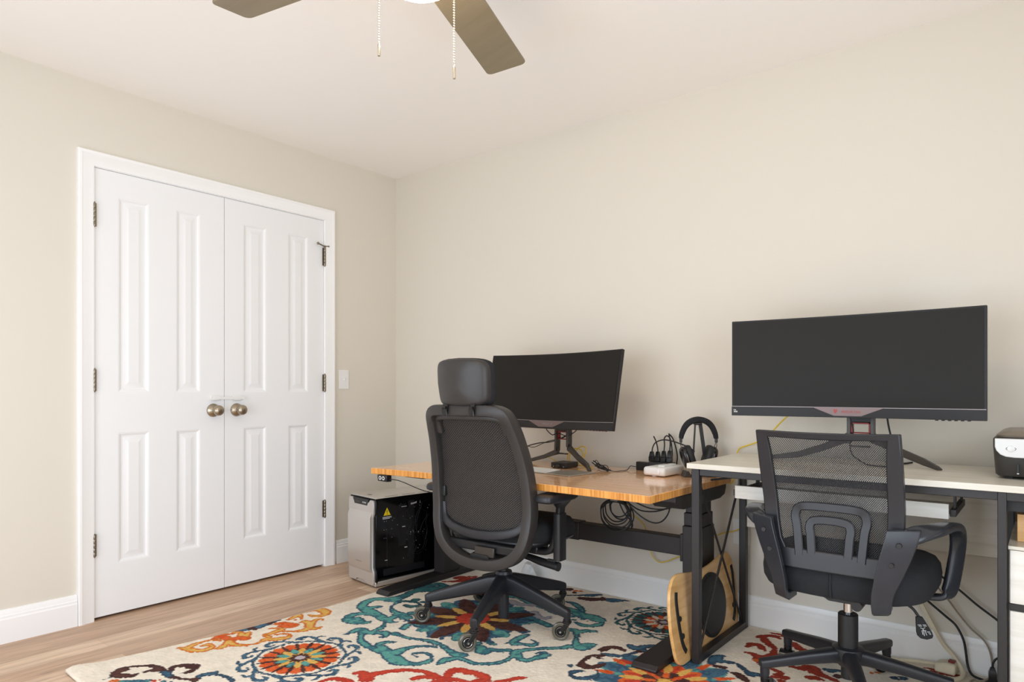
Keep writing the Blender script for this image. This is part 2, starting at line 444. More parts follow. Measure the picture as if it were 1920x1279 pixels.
# door leaves: four moulded panels each
PROF = [(0,0.0),(0.007,-0.002),(0.014,-0.0075),(0.021,-0.0085),(0.025,-0.008),(0.046,-0.0022),(0.05,-0.002)]
def leaf(name, y0, y1, cols, label, hinge_y, knob_y, latch):
    zs = [0.013, 0.245, 0.848, 1.036, 1.941, DZ - 0.004]
    ys = [y0]
    for a, b in cols: ys += [a, b]
    ys.append(y1)
    m = MB()
    for i in range(len(ys) - 1):
        for j in range(len(zs) - 1):
            a, b, c, d = ys[i], ys[i+1], zs[j], zs[j+1]
            if i in (1, 3) and j in (1, 3):
                rings = [[(x, a+q, c+q), (x, b-q, c+q), (x, b-q, d-q), (x, a+q, d-q)] for q, x in PROF]
                m.loft(rings, cap=False); m.add(rings[-1], [(0,1,2,3)])
            else:
                m.add([(0,a,c),(0,b,c),(0,b,d),(0,a,d)], [(0,1,2,3)])
    yy, zz = y0, zs[0]
    t = -0.034
    m.add([(t,y0,zs[0]),(t,y1,zs[0]),(t,y1,zs[-1]),(t,y0,zs[-1])], [(3,2,1,0)])
    for p, q in (((y0,zs[0]),(y1,zs[0])),((y1,zs[0]),(y1,zs[-1])),((y1,zs[-1]),(y0,zs[-1])),((y0,zs[-1]),(y0,zs[0]))):
        m.add([(0,p[0],p[1]),(t,p[0],p[1]),(t,q[0],q[1]),(0,q[0],q[1])], [(0,1,2,3)])
    o = m.build(name, MAT['door'], loc=(-0.003,0,0), ang=12, recalc=False)
    tag(o, label, 'door', kind='structure')
    for k, (za, zb) in enumerate(((0.293,0.392),(1.041,1.140),(1.787,1.892))):
        h = MB(); n = 5
        for q in range(n):
            a = za + (zb-za)*q/n; b = za + (zb-za)*(q+1)/n - 0.0015
            h.lathe([(0.0068,a),(0.0072,a+0.001),(0.0072,b-0.001),(0.0068,b)], 14, Matrix.Translation((0.011, hinge_y, 0)))
        h.ball((0.011,hinge_y,zb+0.001),0.005); h.ball((0.011,hinge_y,za-0.001),0.005)
        h.box(0.0005, 0.009, hinge_y-0.0025, hinge_y+0.0025, za, zb)
        h.box(0.0032, 0.005, hinge_y-0.012, hinge_y+0.012, za, zb)
        ho = h.build('hinge', MAT['brass'], o)
        if k == 2 and latch:
            a = MB(); a.tube([(0.014,hinge_y+0.012,zb+0.012),(0.016,hinge_y-0.002,zb+0.008),(0.022,hinge_y-0.05,zb+0.016)],0.004,8)
            a.ball((0.024,hinge_y-0.056,zb+0.017),0.008,0.008,0.008); a.ball((0.014,hinge_y+0.024,zb+0.012),0.006)
            a.tube([(0.014,hinge_y+0.012,zb+0.012),(0.014,hinge_y+0.026,zb+0.010)],0.004,8)
            a.cyl((0.011,hinge_y,zb-0.002),(0.011,hinge_y,zb+0.014),0.006)
            a.build('door_stop', MAT['brass'], ho)
    # knob: rose on the leaf, ball on a neck
    T = Matrix.Translation((0.0, knob_y, 0.942)) @ Matrix.Rotation(PI/2, 4, 'Y')
    kn = MB().lathe([(0,0.018),(0.012,0.018),(0.012,0.034),(0.016,0.038),(0.0245,0.046),(0.0272,0.055),(0.0262,0.064),(0.021,0.0705),(0.012,0.0735),(0,0.0745)], 32, T).build('knob', MAT['nickel'], o)
    MB().lathe([(0.0345,0),(0.0345,0.003),(0.031,0.008),(0.020,0.015),(0.013,0.020),(0,0.020)], 32, T).build('rose', MAT['nickel'], kn)
    return o
leaf('door_1', D0+0.004, -1.1805, ((-1.693,-1.556),(-1.427,-1.307)), 'left white panelled closet door leaf', D0+0.001, -1.239, False)
leaf('door_2', -1.1775, D1-0.004, ((-1.072,-0.937),(-0.800,-0.670)), 'right white panelled closet door leaf', D1-0.001, -1.111, True)

# child-proof strap across the two leaves
t = thing('child_lock', 'white child safety strap bridging the two closet doors above the knobs', 'lock', (0.0, -1.18, 1.006))
def pad(y):
    o = MB(); R = Matrix.Translation((0.0006, y, 0)) @ Matrix.Rotation(PI/2, 4, 'Z') @ Matrix.Rotation(PI/2, 4, 'X')
    o.prism(rpoly(0.055, 0.028, 0.0135), 0, 0.009, R); return o
pad(-0.053).build('pad', MAT['plastic_white'], t, bev=0.003); pad(0.068).build('pad', MAT['plastic_white'], t, bev=0.003)
MB().loft([[(0.0095,y,-0.007),(0.0115,y,-0.007),(0.0115,y,0.007),(0.0095,y,0.007)] for y in (-0.06,-0.03,0,0.03,0.07,0.108)]).build('strap', MAT['plastic_white'], t)

# switch plate beside the doors
t = thing('light_switch', 'white toggle light switch on wall right of the closet doors', 'switch', (0, -0.419, 1.112))
R = Matrix.Rotation(PI/2, 4, 'Z') @ Matrix.Rotation(PI/2, 4, 'X')
MB().prism(rpoly(0.074, 0.117, 0.004), 0, 0.005, R).build('plate', MAT['plastic_white'], t, bev=0.0025)
MB().box(0.005, 0.014, -0.005, 0.005, -0.006, 0.008).build('toggle', MAT['plastic_white'], t, bev=0.002)
for z in (-0.03, 0.03): MB().cyl((0.005,0,z),(0.0062,0,z),0.003,n=10).build('screw', MAT['plastic_white'], t)

# data plate behind the desks
t = thing('wall_plate', 'white wall plate with a coax and a network jack low on the wall', 'wall plate', (2.296, 0, 0.412))
R = Matrix.Rotation(PI/2, 4, 'X')
MB().prism(rpoly(0.072, 0.116, 0.004), 0, 0.005, R).build('plate', MAT['plastic_white'], t, bev=0.0025)
MB().cyl((0.006,-0.005,-0.018),(0.006,-0.016,-0.018),0.005,n=12).build('coax_jack', MAT['chrome'], t)
MB().box(-0.002,0.014,-0.0065,-0.004,0.012,0.026).build('network_jack', MAT['rubber'], t)

# ------------------------------------------------------------------ ceiling fan
FX, FY = 2.10, -1.78
t = thing('ceiling_fan', 'ceiling fan with taupe blades and a lit glass bowl', 'fan', (FX, FY, 2.44))
MB().lathe([(0,0),(0.09,0),(0.09,-0.03),(0.07,-0.06),(0.12,-0.10),(0.145,-0.14),(0.145,-0.20),(0.12,-0.235),(0.07,-0.25),(0.07,-0.262),(0.098,-0.268),(0.106,-0.278),(0.106,-0.293),(0,-0.293)], 48).build('motor_housing', MAT['bronze'], t)
for a in (110.6, 192.0, 287.0, 20.0):
    T = Matrix.Rotation(RAD(a), 4, 'Z') @ Matrix.Translation((0,0,-0.235)) @ Matrix.Rotation(RAD(-9), 4, 'X')
    L0, L1, w0, w1, q = 0.17, (0.722 if a == 110.6 else 0.695), 0.066, 0.0735, 0.02
    pl = [(L0,-w0),(L1-q,-w1)]
    pl += [(L1-q+q*math.sin(b), -w1+q-q*math.cos(b)) for b in (PI/8,PI/4,3*PI/8,PI/2)]
    pl += [(L1-q+q*math.cos(b), w1-q+q*math.sin(b)) for b in (0,PI/8,PI/4,3*PI/8,PI/2)] + [(L0,w0)]
    b = MB().prism(pl, -0.0035, 0.0035, T).build('blade', MAT['fan_blade'], t, bev=0.0015)
    MB().loft([[(x,-w,z),(x,w,z),(x,w,z+0.004),(x,-w,z+0.004)] for x,w,z in ((0.10,0.02,0.0),(0.16,0.025,0.004),(0.25,0.05,0.004))], M=T).build('blade_arm', MAT['bronze'], b)
MB().lathe([(0.100,-0.290),(0.104,-0.305),(0.100,-0.324),(0.086,-0.343),(0.063,-0.357),(0.036,-0.366),(0,-0.369)], 40).build('light_bowl', MAT['bulb'], t)
for dx, dy, zb, lab in ((-0.086,-0.042,1.918,0),(0.050,0.064,1.859,0)):
    c = MB(); z0 = 2.44-0.285-0.02; k = zb + 0.030; z = z0 + 0.0
    c.cyl((dx*0.9,dy*0.9,-0.285),(dx*1.15,dy*1.15,-0.291),0.004,n=8)
    n = int((z0 + 0.014 - k)/0.0068)
    for i in range(n):
        c.ball((dx*1.15,dy*1.15,-0.291-0.0068*i),0.0026,n=6,m=4)
    o = c.build('pull_chain', MAT['bead'], t)
    zz = -0.291-0.0068*n
    MB().lathe([(0.0015,zz+0.004),(0.0035,zz),(0.0042,zz-0.026),(0.0038,zz-0.03),(0,zz-0.03)],10,Matrix.Translation((dx*1.15,dy*1.15,0))).build('pull', MAT['bead'], o)

# ------------------------------------------------------------------ standing desk
ZD = 0.663
t = thing('standing_desk', 'standing desk with glossy bamboo top and black steel frame', 'desk', (0,0,0))
DESK1 = t
n = 30; xl0, xr0 = 0.764, 2.255
poly = [(xl0 + (xr0-xl0)*i/n, -0.836 + 0.039*i/n + 0.036*math.sin(PI*i/n)**0.8) for i in range(n+1)] + [(2.268,-0.046),(0.776,-0.046)]
mb = MB().prism(poly, ZD-0.0285, ZD)
top = mb.build('tabletop', MAT['bamboo'], t, bev=0.002)
top.data.materials.append(MAT['bamboo_edge'])
for p in top.data.polygons:
    if abs(p.normal.z) < 0.5: p.material_index = 1
for x, lab in ((0.70,'l'),(2.155,'r')):
    w = 0.078 if lab == 'l' else 0.09
    y0 = -0.34 if lab == 'l' else -0.305
    MB().loft([[(x,y,0.0115),(x+w+0.012,y,0.0115),(x+w+0.012,y,h),(x,y,h)] for y,h in ((-0.752,0.020),(-0.735,0.034),(-0.40,0.042),(-0.10,0.042),(-0.075,0.034),(-0.06,0.020))]).build('foot', MAT['desk_black'], t, bev=0.003)
    col = MB().box(x, x+w, y0, y0+0.125, 0.04, 0.47).build('lifting_column', MAT['desk_black'], t, bev=0.003)
    MB().box(x+0.004, x+w-0.004, y0+0.006, y0+0.119, 0.47, 0.525).build('middle_stage', MAT['desk_black'], col, bev=0.003)
    MB().box(x+0.009, x+w-0.009, y0+0.012, y0+0.113, 0.525, 0.60).build('inner_stage', MAT['desk_black'], col, bev=0.003)
    # arm under the top, ends sweep up
    zt = ZD-0.0295
    prof = [(-0.585,zt),(-0.585,zt-0.022),(-0.545,zt-0.050),(-0.50,zt-0.058),(-0.14,zt-0.058),(-0.085,zt-0.045),(-0.070,zt-0.016),(-0.070,zt)]
    MB().loft([[(xx,y,z) for y,z in prof] for xx in (x-0.01, x+w+0.01)]).build('support_arm', MAT['desk_black'], t, bev=0.003)
m = MB().box(0.76, 2.17, -0.285, -0.225, 0.335, 0.412)
m.build('crossbar', MAT['desk_black'], t, bev=0.003)
MB().box(1.05, 1.62, -0.289, -0.221, 0.331, 0.416).build('crossbar_sleeve', MAT['desk_black'], t, bev=0.003)
MB().box(2.141, 2.156, -0.30, -0.20, 0.315, 0.432).build('crossbar_bracket', MAT['desk_black'], t, bev=0.003)
# up/down paddle under the front left corner
pd = MB().loft([[(x,y,z) for x,y,z in ((xx,-0.832,0.602),(xx,-0.80,0.600),(xx,-0.80,ZD-0.0292),(xx,-0.836,ZD-0.0292))] for xx in (0.808,0.876)]).build('control_paddle', MAT['black2'], t, bev=0.004)
for xx in (0.830,0.854):
    MB().cyl((xx,-0.8325,0.619),(xx,-0.8355,0.619),0.0095,n=20).build('button', MAT['white_print'], pd)
    MB().cyl((xx,-0.8354,0.619),(xx,-0.8362,0.619),0.005,n=14).build('button_core', MAT['black2'], pd)
MB().tube([(0.872,-0.815,0.615),(0.93,-0.79,0.606),(1.02,-0.72,0.560),(1.09,-0.62,0.535),(1.16,-0.5,0.52),(1.25,-0.42,0.56),(1.32,-0.36,0.63)],0.0022).build('paddle_cable', MAT['rubber'], t)
MB().box(1.22, 1.46, -0.42, -0.30, 0.602, ZD-0.0292).build('control_box', MAT['black'], t, bev=0.004)

# ------------------------------------------------------------------ computer tower
t = thing('computer_tower', 'silver and black computer tower with a dark side window', 'computer', (0.338,-0.632,0), RAD(-7.5))
Wc, Dc, Hc = 0.262, 0.50, 0.475
# shell: silver top, base and front, silhouette of the front panel notched
sil = [(0.0,0.020),(0.0,0.085),(0.012,0.105),(0.012,0.370),(0.0,0.395),(0.0,0.455),(0.012,0.470),(Wc-0.008,0.470),(Wc,0.455),(Wc,0.395),(Wc-0.012,0.370),(Wc-0.012,0.105),(Wc,0.085),(Wc,0.020),(Wc-0.012,0.008),(Wc*0.66,0.008),(Wc*0.60,0.020),(Wc*0.36,0.020),(Wc*0.30,0.008),(0.012,0.008)]
R = Matrix.Rotation(PI/2, 4, 'X')
MB().prism(sil, -0.012, 0.0, R).build('front_rim', MAT['case_black'], t, bev=0.002)
fr = MB()
inn = [(0.006,0.024),(0.006,0.086),(0.017,0.106),(0.017,0.369),(0.006,0.394),(0.006,0.452),(0.014,0.462),(Wc*0.16,0.462),(Wc*0.20,0.448),(Wc*0.80,0.448),(Wc*0.84,0.462),(Wc-0.012,0.462),(Wc-0.006,0.452),(Wc-0.006,0.394),(Wc-0.017,0.369),(Wc-0.017,0.106),(Wc-0.006,0.086),(Wc-0.006,0.024),(Wc-0.014,0.014),(Wc*0.67,0.014),(Wc*0.61,0.027),(Wc*0.35,0.027),(Wc*0.29,0.014),(0.014,0.014)]
fr.prism(inn, 0.0, 0.012, R)
fp = fr.build('front_panel', MAT['silver'], t, bev=0.002)
# bevelled steps across the front panel
s = MB()
s.loft([[(x,-0.0115,0.078),(x,-0.026,0.104),(x,-0.026,0.371),(x,-0.0115,0.398)] for x in (0.019, Wc-0.019)])
s.build('raised_plate', MAT['silver'], fp, bev=0.001)
MB().box(Wc*0.40, Wc*0.62, -0.0267, -0.0260, 0.128, 0.131).build('small_lettering', MAT['line'], fp)
pb = MB().prism([(Wc*0.20,0.463),(Wc*0.255,0.430),(Wc*0.745,0.430),(Wc*0.80,0.463)], 0.0, 0.0125, R).build('port_strip', MAT['case_black'], t, bev=0.001)
for k in range(3): MB().box(Wc*(0.58+0.05*k), Wc*(0.60+0.05*k), -0.0132, -0.0125, 0.440, 0.448).build('port', MAT['white_print'], pb)
MB().box(Wc*0.30, Wc*0.48, -0.0132, -0.0125, 0.440, 0.448).build('power_button', MAT['stand'], pb)
MB().loft([[(0.002,y,0.470),(Wc-0.002,y,0.470),(Wc-0.010,y,Hc),(0.010,y,Hc)] for y in (-0.002,Dc)]).build('top_panel', MAT['silver'], t, bev=0.002)
for k in range(3):
    MB().box(Wc-0.024, Wc-0.016, 0.07+0.11*k, 0.15+0.11*k, Hc-0.0005, Hc+0.0006).build('top_vent', MAT['case_black'], t)
MB().box(Wc*0.42, Wc*0.54, 0.04, 0.055, Hc-0.0005, Hc+0.0006).build('top_badge', MAT['stand'], t)
MB().box(0.004, Wc-0.014, 0.0, Dc, 0.03, 0.470).build('chassis', MAT['case_black'], t, bev=0.002)
MB().loft([[(0.0,y,0.006),(Wc,y,0.006),(Wc,y,0.031),(0.0,y,0.031)] for y in (-0.002,Dc)]).build('base_rail', MAT['silver'], t, bev=0.003)
for x in (0.01, Wc-0.04):
    for y in (0.005, Dc-0.065):
        MB().box(x, x+0.03, y, y+0.06, 0.0, 0.006).build('foot', MAT['case_black'], t, bev=0.001)
gl = MB().box(Wc-0.014, Wc-0.006, 0.004, Dc-0.006, 0.034, 0.466).build('side_window', MAT['glass_dark'], t, bev=0.002)
x = Wc-0.0055
# what shows through the tinted side: boards, fans, cables and pin-point screws
r2 = random.Random(3)
inner = MB()
inner.box(x-0.0006, x, 0.07, 0.075, 0.10, 0.40).box(x-0.0006, x, 0.145, 0.195, 0.20, 0.425).box(x-0.0006,x,0.21,0.25,0.12,0.44)
inner.box(x-0.0006, x, 0.05, 0.32, 0.055, 0.09)
inner.build('inner_boards', MAT['pcb'], gl)
def dot(p, r): MB().ball(p, r, n=6, m=4).build('screw', MAT['white_print'], gl)
for yy in (0.055,0.068,0.105):
    for zz in (0.30,0.345,0.255): dot((x,yy+r2.uniform(-0.003,0.003),zz),0.0013)
for k in range(22): dot((x, r2.uniform(0.10,0.36), r2.uniform(0.12,0.43)), r2.uniform(0.0006,0.0015))
for k in range(8): dot((x,0.25+r2.uniform(-.028,.028),0.262+r2.uniform(-.013,.013)),0.0017)
for ya,yb,za,zb in ((0.17,0.19,0.30,0.304),(0.185,0.203,0.185,0.190),(0.06,0.075,0.135,0.138),(0.165,0.20,0.41,0.4125)):
    MB().box(x-0.0003,x+0.0003,ya,yb,za,zb).build('board_print', MAT['white_print'], gl)
wires = MB()
for k in range(9):
    y0 = r2.uniform(0.2,0.34); z0 = r2.uniform(0.12,0.36)
    wires.tube([(x,y0,z0),(x,y0+r2.uniform(-.02,.05),z0+0.05),(x,y0+r2.uniform(-.06,.06),z0+0.10),(x,y0+r2.uniform(-.08,.08),z0+0.14)],0.0009,5)
for rr in (0.062,0.05): wires.tube([(x,0.27+rr*math.cos(q*PI/8),0.20+rr*math.sin(q*PI/8)) for q in range(16)],0.0007,5,closed=True)
wires.build('inner_wires', MAT['pcb'], gl)
m = MB()
for k, (q, h) in enumerate(((0,0.010),(0.006,0.008),(0.011,0.008),(0.016,0.008),(0.022,0.009),(0.028,0.010),(0.034,0.011))):
    z0 = 0.4165 + 0.0035*k/6
    m.add([(x+0.0005,0.226+q,z0),(x+0.0005,0.2298+q,z0),(x+0.0005,0.2318+q,z0+h),(x+0.0005,0.228+q,z0+h)],[(0,1,2,3)])
m.build('side_lettering', MAT['white_print'], gl, recalc=False)
MB().box(x,x+0.0004,0.288,0.2895,0.418,0.432).build('tick_mark', MAT['white_print'], gl)
st = MB().add([(x+0.0005,0.050,0.376),(x+0.0005,0.095,0.376),(x+0.0005,0.0725,0.418)], [(0,1,2)]).build('warning_triangle', MAT['yellow_sign'], gl, recalc=False)
text('exclamation_mark', '!', 0.034, Matrix.Translation((x+0.0009,0.0725,0.391)) @ Matrix.Rotation(PI/2,4,'Z') @ Matrix.Rotation(PI/2,4,'X'), MAT['case_black'], st)
m = MB()
for zz in (0.367,0.362,0.3575): m.box(x,x+0.0004,0.045,0.101 - (0.012 if zz<0.36 else 0),zz,zz+0.0022)
m.build('warning_lines', MAT['white_print'], gl)
# ------------------------------------------------------------------ office chairs
RUG = 0.0115
def ring_at(c, u, v, sec):
    return [Vector(c) + Vector(u)*a + Vector(v)*b for a, b in sec]

def star_arm(ang, R, prof):
    """prof: (r, z_top, depth, width); tapered box arm out to R then a short drop"""
    T = Matrix.Rotation(RAD(ang), 4, 'Z'); rings = []
    for r, zt, d, w in prof:
        rings.append([(r, a, zt - d/2 + b) for a, b in rsec(w, d, min(w, d)*0.28)])
    return MB().loft(rings, M=T)

def ergo_chair():
    t = thing('office_chair', 'black high-back office chair with headrest at the bamboo desk', 'office chair', (1.484, -0.684, RUG), RAD(2))
    g = MAT['gun']; g2 = MAT['gun2']; k = MAT['black']
    R = 0.335
    for i in range(5):
        a = -1 + 72*i
        arm = star_arm(a, R, [(0.02,0.222,0.085,0.055),(0.07,0.214,0.078,0.044),(0.16,0.188,0.064,0.040),(0.26,0.157,0.052,0.036),(0.325,0.136,0.042,0.033),(0.345,0.128,0.035,0.032)])
        x, y = R*math.cos(RAD(a)), R*math.sin(RAD(a))
        arm.tube([(x,y,0.125),(x,y,0.105),(x,y,0.082)],[0.0165,0.0155,0.013],14,smooth=False)
        arm.build('base_arm', g2, t, bev=0.003)
        # inline-skate style caster, wheel plane turned towards the room
        ax = Vector((0.62, -0.78, 0)); ax.rotate(Euler((0,0,RAD(-12+9*((i*2)%5)))))
        pl = Vector((-ax.y, ax.x, 0)); c = Vector((x, y, 0.0375)) - pl*0.027
        B = Matrix(((pl.x, 0, ax.x, c.x), (pl.y, 0, ax.y, c.y), (0, 1, 0, c.z), (0, 0, 0, 1)))
        ca = MB()
        ca.cyl((x,y,0.070),(x,y,0.088),0.0165,n=20); ca.cyl((x,y,0.076),(x,y,0.080),0.0195,n=20)
        for sg in (-1, 1):
            rings = []
            for q, (u, v, w) in enumerate(((0.028,0.036,0.013),(0.022,0.026,0.012),(0.010,0.010,0.011),(0.0,0.0,0.010))):
                rings.append([Vector((u - w, v, sg*0.0135)), Vector((u + w*0.75, v - w*0.4, sg*0.0135)), Vector((u + w*0.75, v - w*0.4, sg*0.0165)), Vector((u - w, v, sg*0.0165))])
            ca.loft(rings, M=B)
        ca.loft([[Vector((u,v,z)) for u,v,z in ((0.014,0.036,s_),(0.038,0.030,s_),(0.038,0.040,s_),(0.014,0.044,s_))] for s_ in (-0.0165,0.0165)], M=B)
        co = ca.build('caster', MAT['black2'], t, bev=0.0015)
        MB().lathe([(0.0225,-0.009),(0.031,-0.011),(0.0362,-0.008),(0.0375,0),(0.0362,0.008),(0.031,0.011),(0.0225,0.009)], 32, B).build('wheel', MAT['tire'], co)
        MB().lathe([(0.0,-0.0105),(0.0235,-0.0095),(0.0235,0.0095),(0.0,0.0105)], 28, B).build('hub', MAT['black2'], co)
        rg = MB()
        for sg in (-1, 1): rg.tube([B @ Vector((0.0175*math.cos(q*PI/12), 0.0175*math.sin(q*PI/12), sg*0.0107)) for q in range(24)], 0.0009, 5, closed=True, smooth=False)
        rg.cyl(B @ Vector((0,0,-0.0185)), B @ Vector((0,0,0.0185)), 0.0042, n=14)
        rg.build('axle', MAT['chrome'], co)
    MB().lathe([(0,0.03),(0.024,0.03),(0.024,0.15),(0.030,0.152),(0.034,0.215),(0.040,0.224),(0.036,0.236),(0,0.236)], 28).build('gas_column', g2, t)
    MB().lathe([(0.021,0.236),(0.021,0.30),(0,0.30)], 24).build('column_collar', k, t)
    # tilt mechanism under the seat with its lever
    MB().loft([ring_at((0,y,z),(1,0,0),(0,0,1),rsec(w,h,0.012)) for y,z,w,h in ((-0.17,0.322,0.10,0.035),(-0.10,0.318,0.13,0.05),(0.02,0.322,0.16,0.07),(0.10,0.335,0.15,0.06))]).build('tilt_mechanism', k, t)
    MB().box(-0.20,0.20,-0.03,0.06,0.340,0.372).build('seat_bracket', k, t, bev=0.006)
    lv = MB().tube([(0.05,0.01,0.318),(0.13,0.01,0.312),(0.20,0.005,0.303),(0.285,0.0,0.296)],[0.010,0.014,0.017,0.018],16)
    lv.cyl((0.283,0.0,0.296),(0.291,0,0.2955),0.0195,n=20); lv.box(0.235,0.275,-0.006,0.006,0.31,0.322)
    lv.build('lever', k, t)
    # seat
    def seat_ring(s, z, dy=0, front=0):
        out = []
        for x, y in superell(0.250*s, 0.232*s, 4.2, 56):
            f = max(0, y - 0.12)/0.11
            out.append((x*(1 - 0.05*max(0,-y)/0.2), y*0.86 + 0.075 + dy, z - front*f*f))
        return out
    MB().loft([seat_ring(0.86,0.372), seat_ring(0.97,0.380,0,0.006), seat_ring(1.0,0.390,0,0.012), seat_ring(0.995,0.396,0,0.014)]).build('seat_pan', k, t)
    MB().loft([seat_ring(0.985,0.394,0,0.014), seat_ring(1.0,0.402,0,0.018), seat_ring(1.005,0.430,0,0.024), seat_ring(0.985,0.455,0,0.028), seat_ring(0.93,0.472,0,0.03), seat_ring(0.8,0.480,0,0.025), seat_ring(0.4,0.482,0,0.01)]).build('seat', MAT['seatcloth'], t)
    # back
    def by(z):      # depth of the back at height z
        P = ((0.28,-0.165),(0.40,-0.185),(0.55,-0.175),(0.70,-0.190),(0.85,-0.228),(0.98,-0.285),(1.2,-0.33))
        for (a, b), (c, d) in zip(P, P[1:]):
            if z <= c: return b + (d-b)*(max(z,a)-a)/(c-a)
        return P[-1][1]
    half = [(0.0,0.950),(0.10,0.950),(0.162,0.947),(0.194,0.930),(0.209,0.892),(0.222,0.82),(0.236,0.72),(0.245,0.62),(0.246,0.53),(0.238,0.45),(0.214,0.385),(0.165,0.337),(0.09,0.308),(0.0,0.300)]
    loop = half + [(-x, z) for x, z in half[-2:0:-1]]
    def wrap(x): return 0.034*(x/0.25)**2        # the rails curve forward around the sitter
    pts = [(x, by(z) + wrap(x), z) for x, z in loop]
    MB().sweep(pts, rsec(0.047, 0.058, 0.009, 2), up=(0,1,0), closed=True, sub=4).build('back_frame', g, t, ang=38)
    top = [(x, by(z) + wrap(x) + 0.006, z) for x, z in ((-0.187,0.855),(-0.18,0.908),(-0.155,0.924),(-0.08,0.929),(0,0.929),(0.08,0.929),(0.155,0.924),(0.18,0.908),(0.187,0.855))]
    MB().sweep(top, rsec(0.040, 0.034, 0.010), up=(0,1,0), sub=4).build('top_rail', g, t, ang=50)
    low = [(x, by(z) + wrap(x) + 0.008, z) for x, z in ((-0.232,0.535),(-0.215,0.478),(-0.17,0.448),(-0.09,0.430),(0,0.424),(0.09,0.430),(0.17,0.448),(0.215,0.478),(0.232,0.535))]
    MB().sweep(low, rsec(0.040, 0.030, 0.010), up=(0,1,0), sub=4).build('lower_rail', g2, t, ang=50)
    def wd(z):
        for (a, b), (c, d) in zip(half[3:10], half[4:11]):
            if d <= z <= b: return a + (c-a)*(b-z)/(b-d)
        return 0.19 if z > 0.9 else 0.225
    def pan(u, v):
        z = 0.425 + 0.498*v; zz = max(z, 0.435); w = wd(min(max(z,0.46),0.93)) - 0.008
        x = (2*u-1)*w; sag = 0.02*(1-v)**8*((2*u-1)**2)
        return (x, by(z) + wrap(x)*0.55 + 0.022, z + sag*2)
    MB().grid(24, 30, pan).build('mesh_panel', MAT['mesh1'], t, recalc=False, solid=0.004)
    # lumbar pad behind the mesh with a clip on either rail
    lb = MB().grid(16, 4, lambda u, v: ((2*u-1)*0.20, by(0.60) + wrap((2*u-1)*0.20)*0.6 + 0.034, 0.545 + 0.075*v)).build('lumbar_pad', MAT['black'], t, solid=0.006, recalc=False)
    for sg in (-1, 1):
        MB().box(sg*0.215-0.010, sg*0.215+0.010, by(0.6)+0.020, by(0.6)+0.056, 0.565, 0.612).build('lumbar_clip', k, lb, bev=0.004)
    MB().loft([ring_at((0,y,z),(1,0,0),(0,0,1),rsec(w,h,0.010)) for y,z,w,h in ((-0.185,0.302,0.18,0.022),(-0.14,0.300,0.13,0.03),(-0.08,0.305,0.10,0.04))]).build('back_bracket', k, t)
    MB().box(-0.03,0.075,-0.166,-0.155,0.330,0.372).build('back_plate', MAT['stand'], t, bev=0.003)
    MB().box(-0.19,0.17,-0.15,-0.12,0.345,0.385).build('rear_crossbar', k, t, bev=0.006)
    # headrest
    hz, hy = 1.061, -0.316
    def hring(s, y, sx=1.0):
        out = []
        for x, z in superell(0.136*s, 0.094*s, 6.0, 56):
            zz = z + 0.006*(1 - (x/0.14)**2)*(1 if z > 0 else 0.3)
            xx = x*(1.0 - 0.06*max(0,-z)/0.098)*1.0
            out.append((xx, hy + y + 0.045*(x/0.14)**2 - 0.12*(zz) + (0.10*max(0,zz))*0.6, hz + zz))
        return out
    MB().loft([hring(0.30,-0.013), hring(0.86,-0.0125), hring(0.95,-0.008), hring(0.995,0.004), hring(1.0,0.016)]).build('headrest', g, t, ang=60)
    MB().loft([hring(1.0,0.014), hring(1.035,0.022), hring(1.035,0.036), hring(0.98,0.050), hring(0.8,0.056), hring(0.4,0.056)]).build('headrest_pad', MAT['fabric'], t, ang=60)
    for x in (-0.072, 0.072):
        hk = MB(); hk.loft([ring_at((x,y,z),(1,0,0),(0,0.3,1),rsec(0.028,h,0.004)) for y,z,h in ((hy+0.012,0.940,0.026),(hy+0.008,0.956,0.022),(hy+0.014,0.972,0.022),(hy+0.022,0.986,0.026))])
        hk.cyl((x+0.004,hy-0.004,0.962),(x+0.020,hy-0.004,0.962),0.006,n=12)
        hk.build('headrest_hook', MAT['black2'], t, ang=50)
    # armrests
    for sg in (-1, 1):
        ar = MB()
        br = [(sg*0.12,0.0,0.352),(sg*0.19,0.0,0.350),(sg*0.245,0.0,0.356),(sg*0.272,0.0,0.385),(sg*0.284,0.0,0.43),(sg*0.289,0.0,0.48),(sg*0.291,0.0,0.52)]
        ar.sweep(br, rsec(0.026, 0.055, 0.009), up=(0,1,0), sub=4)
        ao = ar.build('armrest', k, t, ang=50)
        MB().loft([ring_at((sg*0.295,0,z),(1,0,0),(0,1,0),rsec(w,d,0.009)) for z,w,d in ((0.325,0.034,0.058),(0.52,0.034,0.06))]).build('arm_sleeve', MAT['black'], ao)
        MB().loft([ring_at((sg*(0.295+0.004*q),0,z),(1,0,0),(0,1,0),rsec(w,d,0.008)) for q,(z,w,d) in enumerate(((0.50,0.024,0.044),(0.545,0.024,0.046),(0.572,0.05,0.085),(0.580,0.06,0.10)))]).build('arm_stem', k, ao)
        yc = -0.03
        def pr(s, z): return [(sg*0.300 + x, yc + y, z) for x, y in superell(0.046*s, 0.118*s, 4.5, 40)]
        MB().loft([pr(0.9,0.578), pr(1.0,0.584), pr(1.02,0.596), pr(0.98,0.606), pr(0.88,0.611), pr(0.5,0.613)]).build('arm_pad', MAT['gun2'], ao)
    return t
ergo_chair()

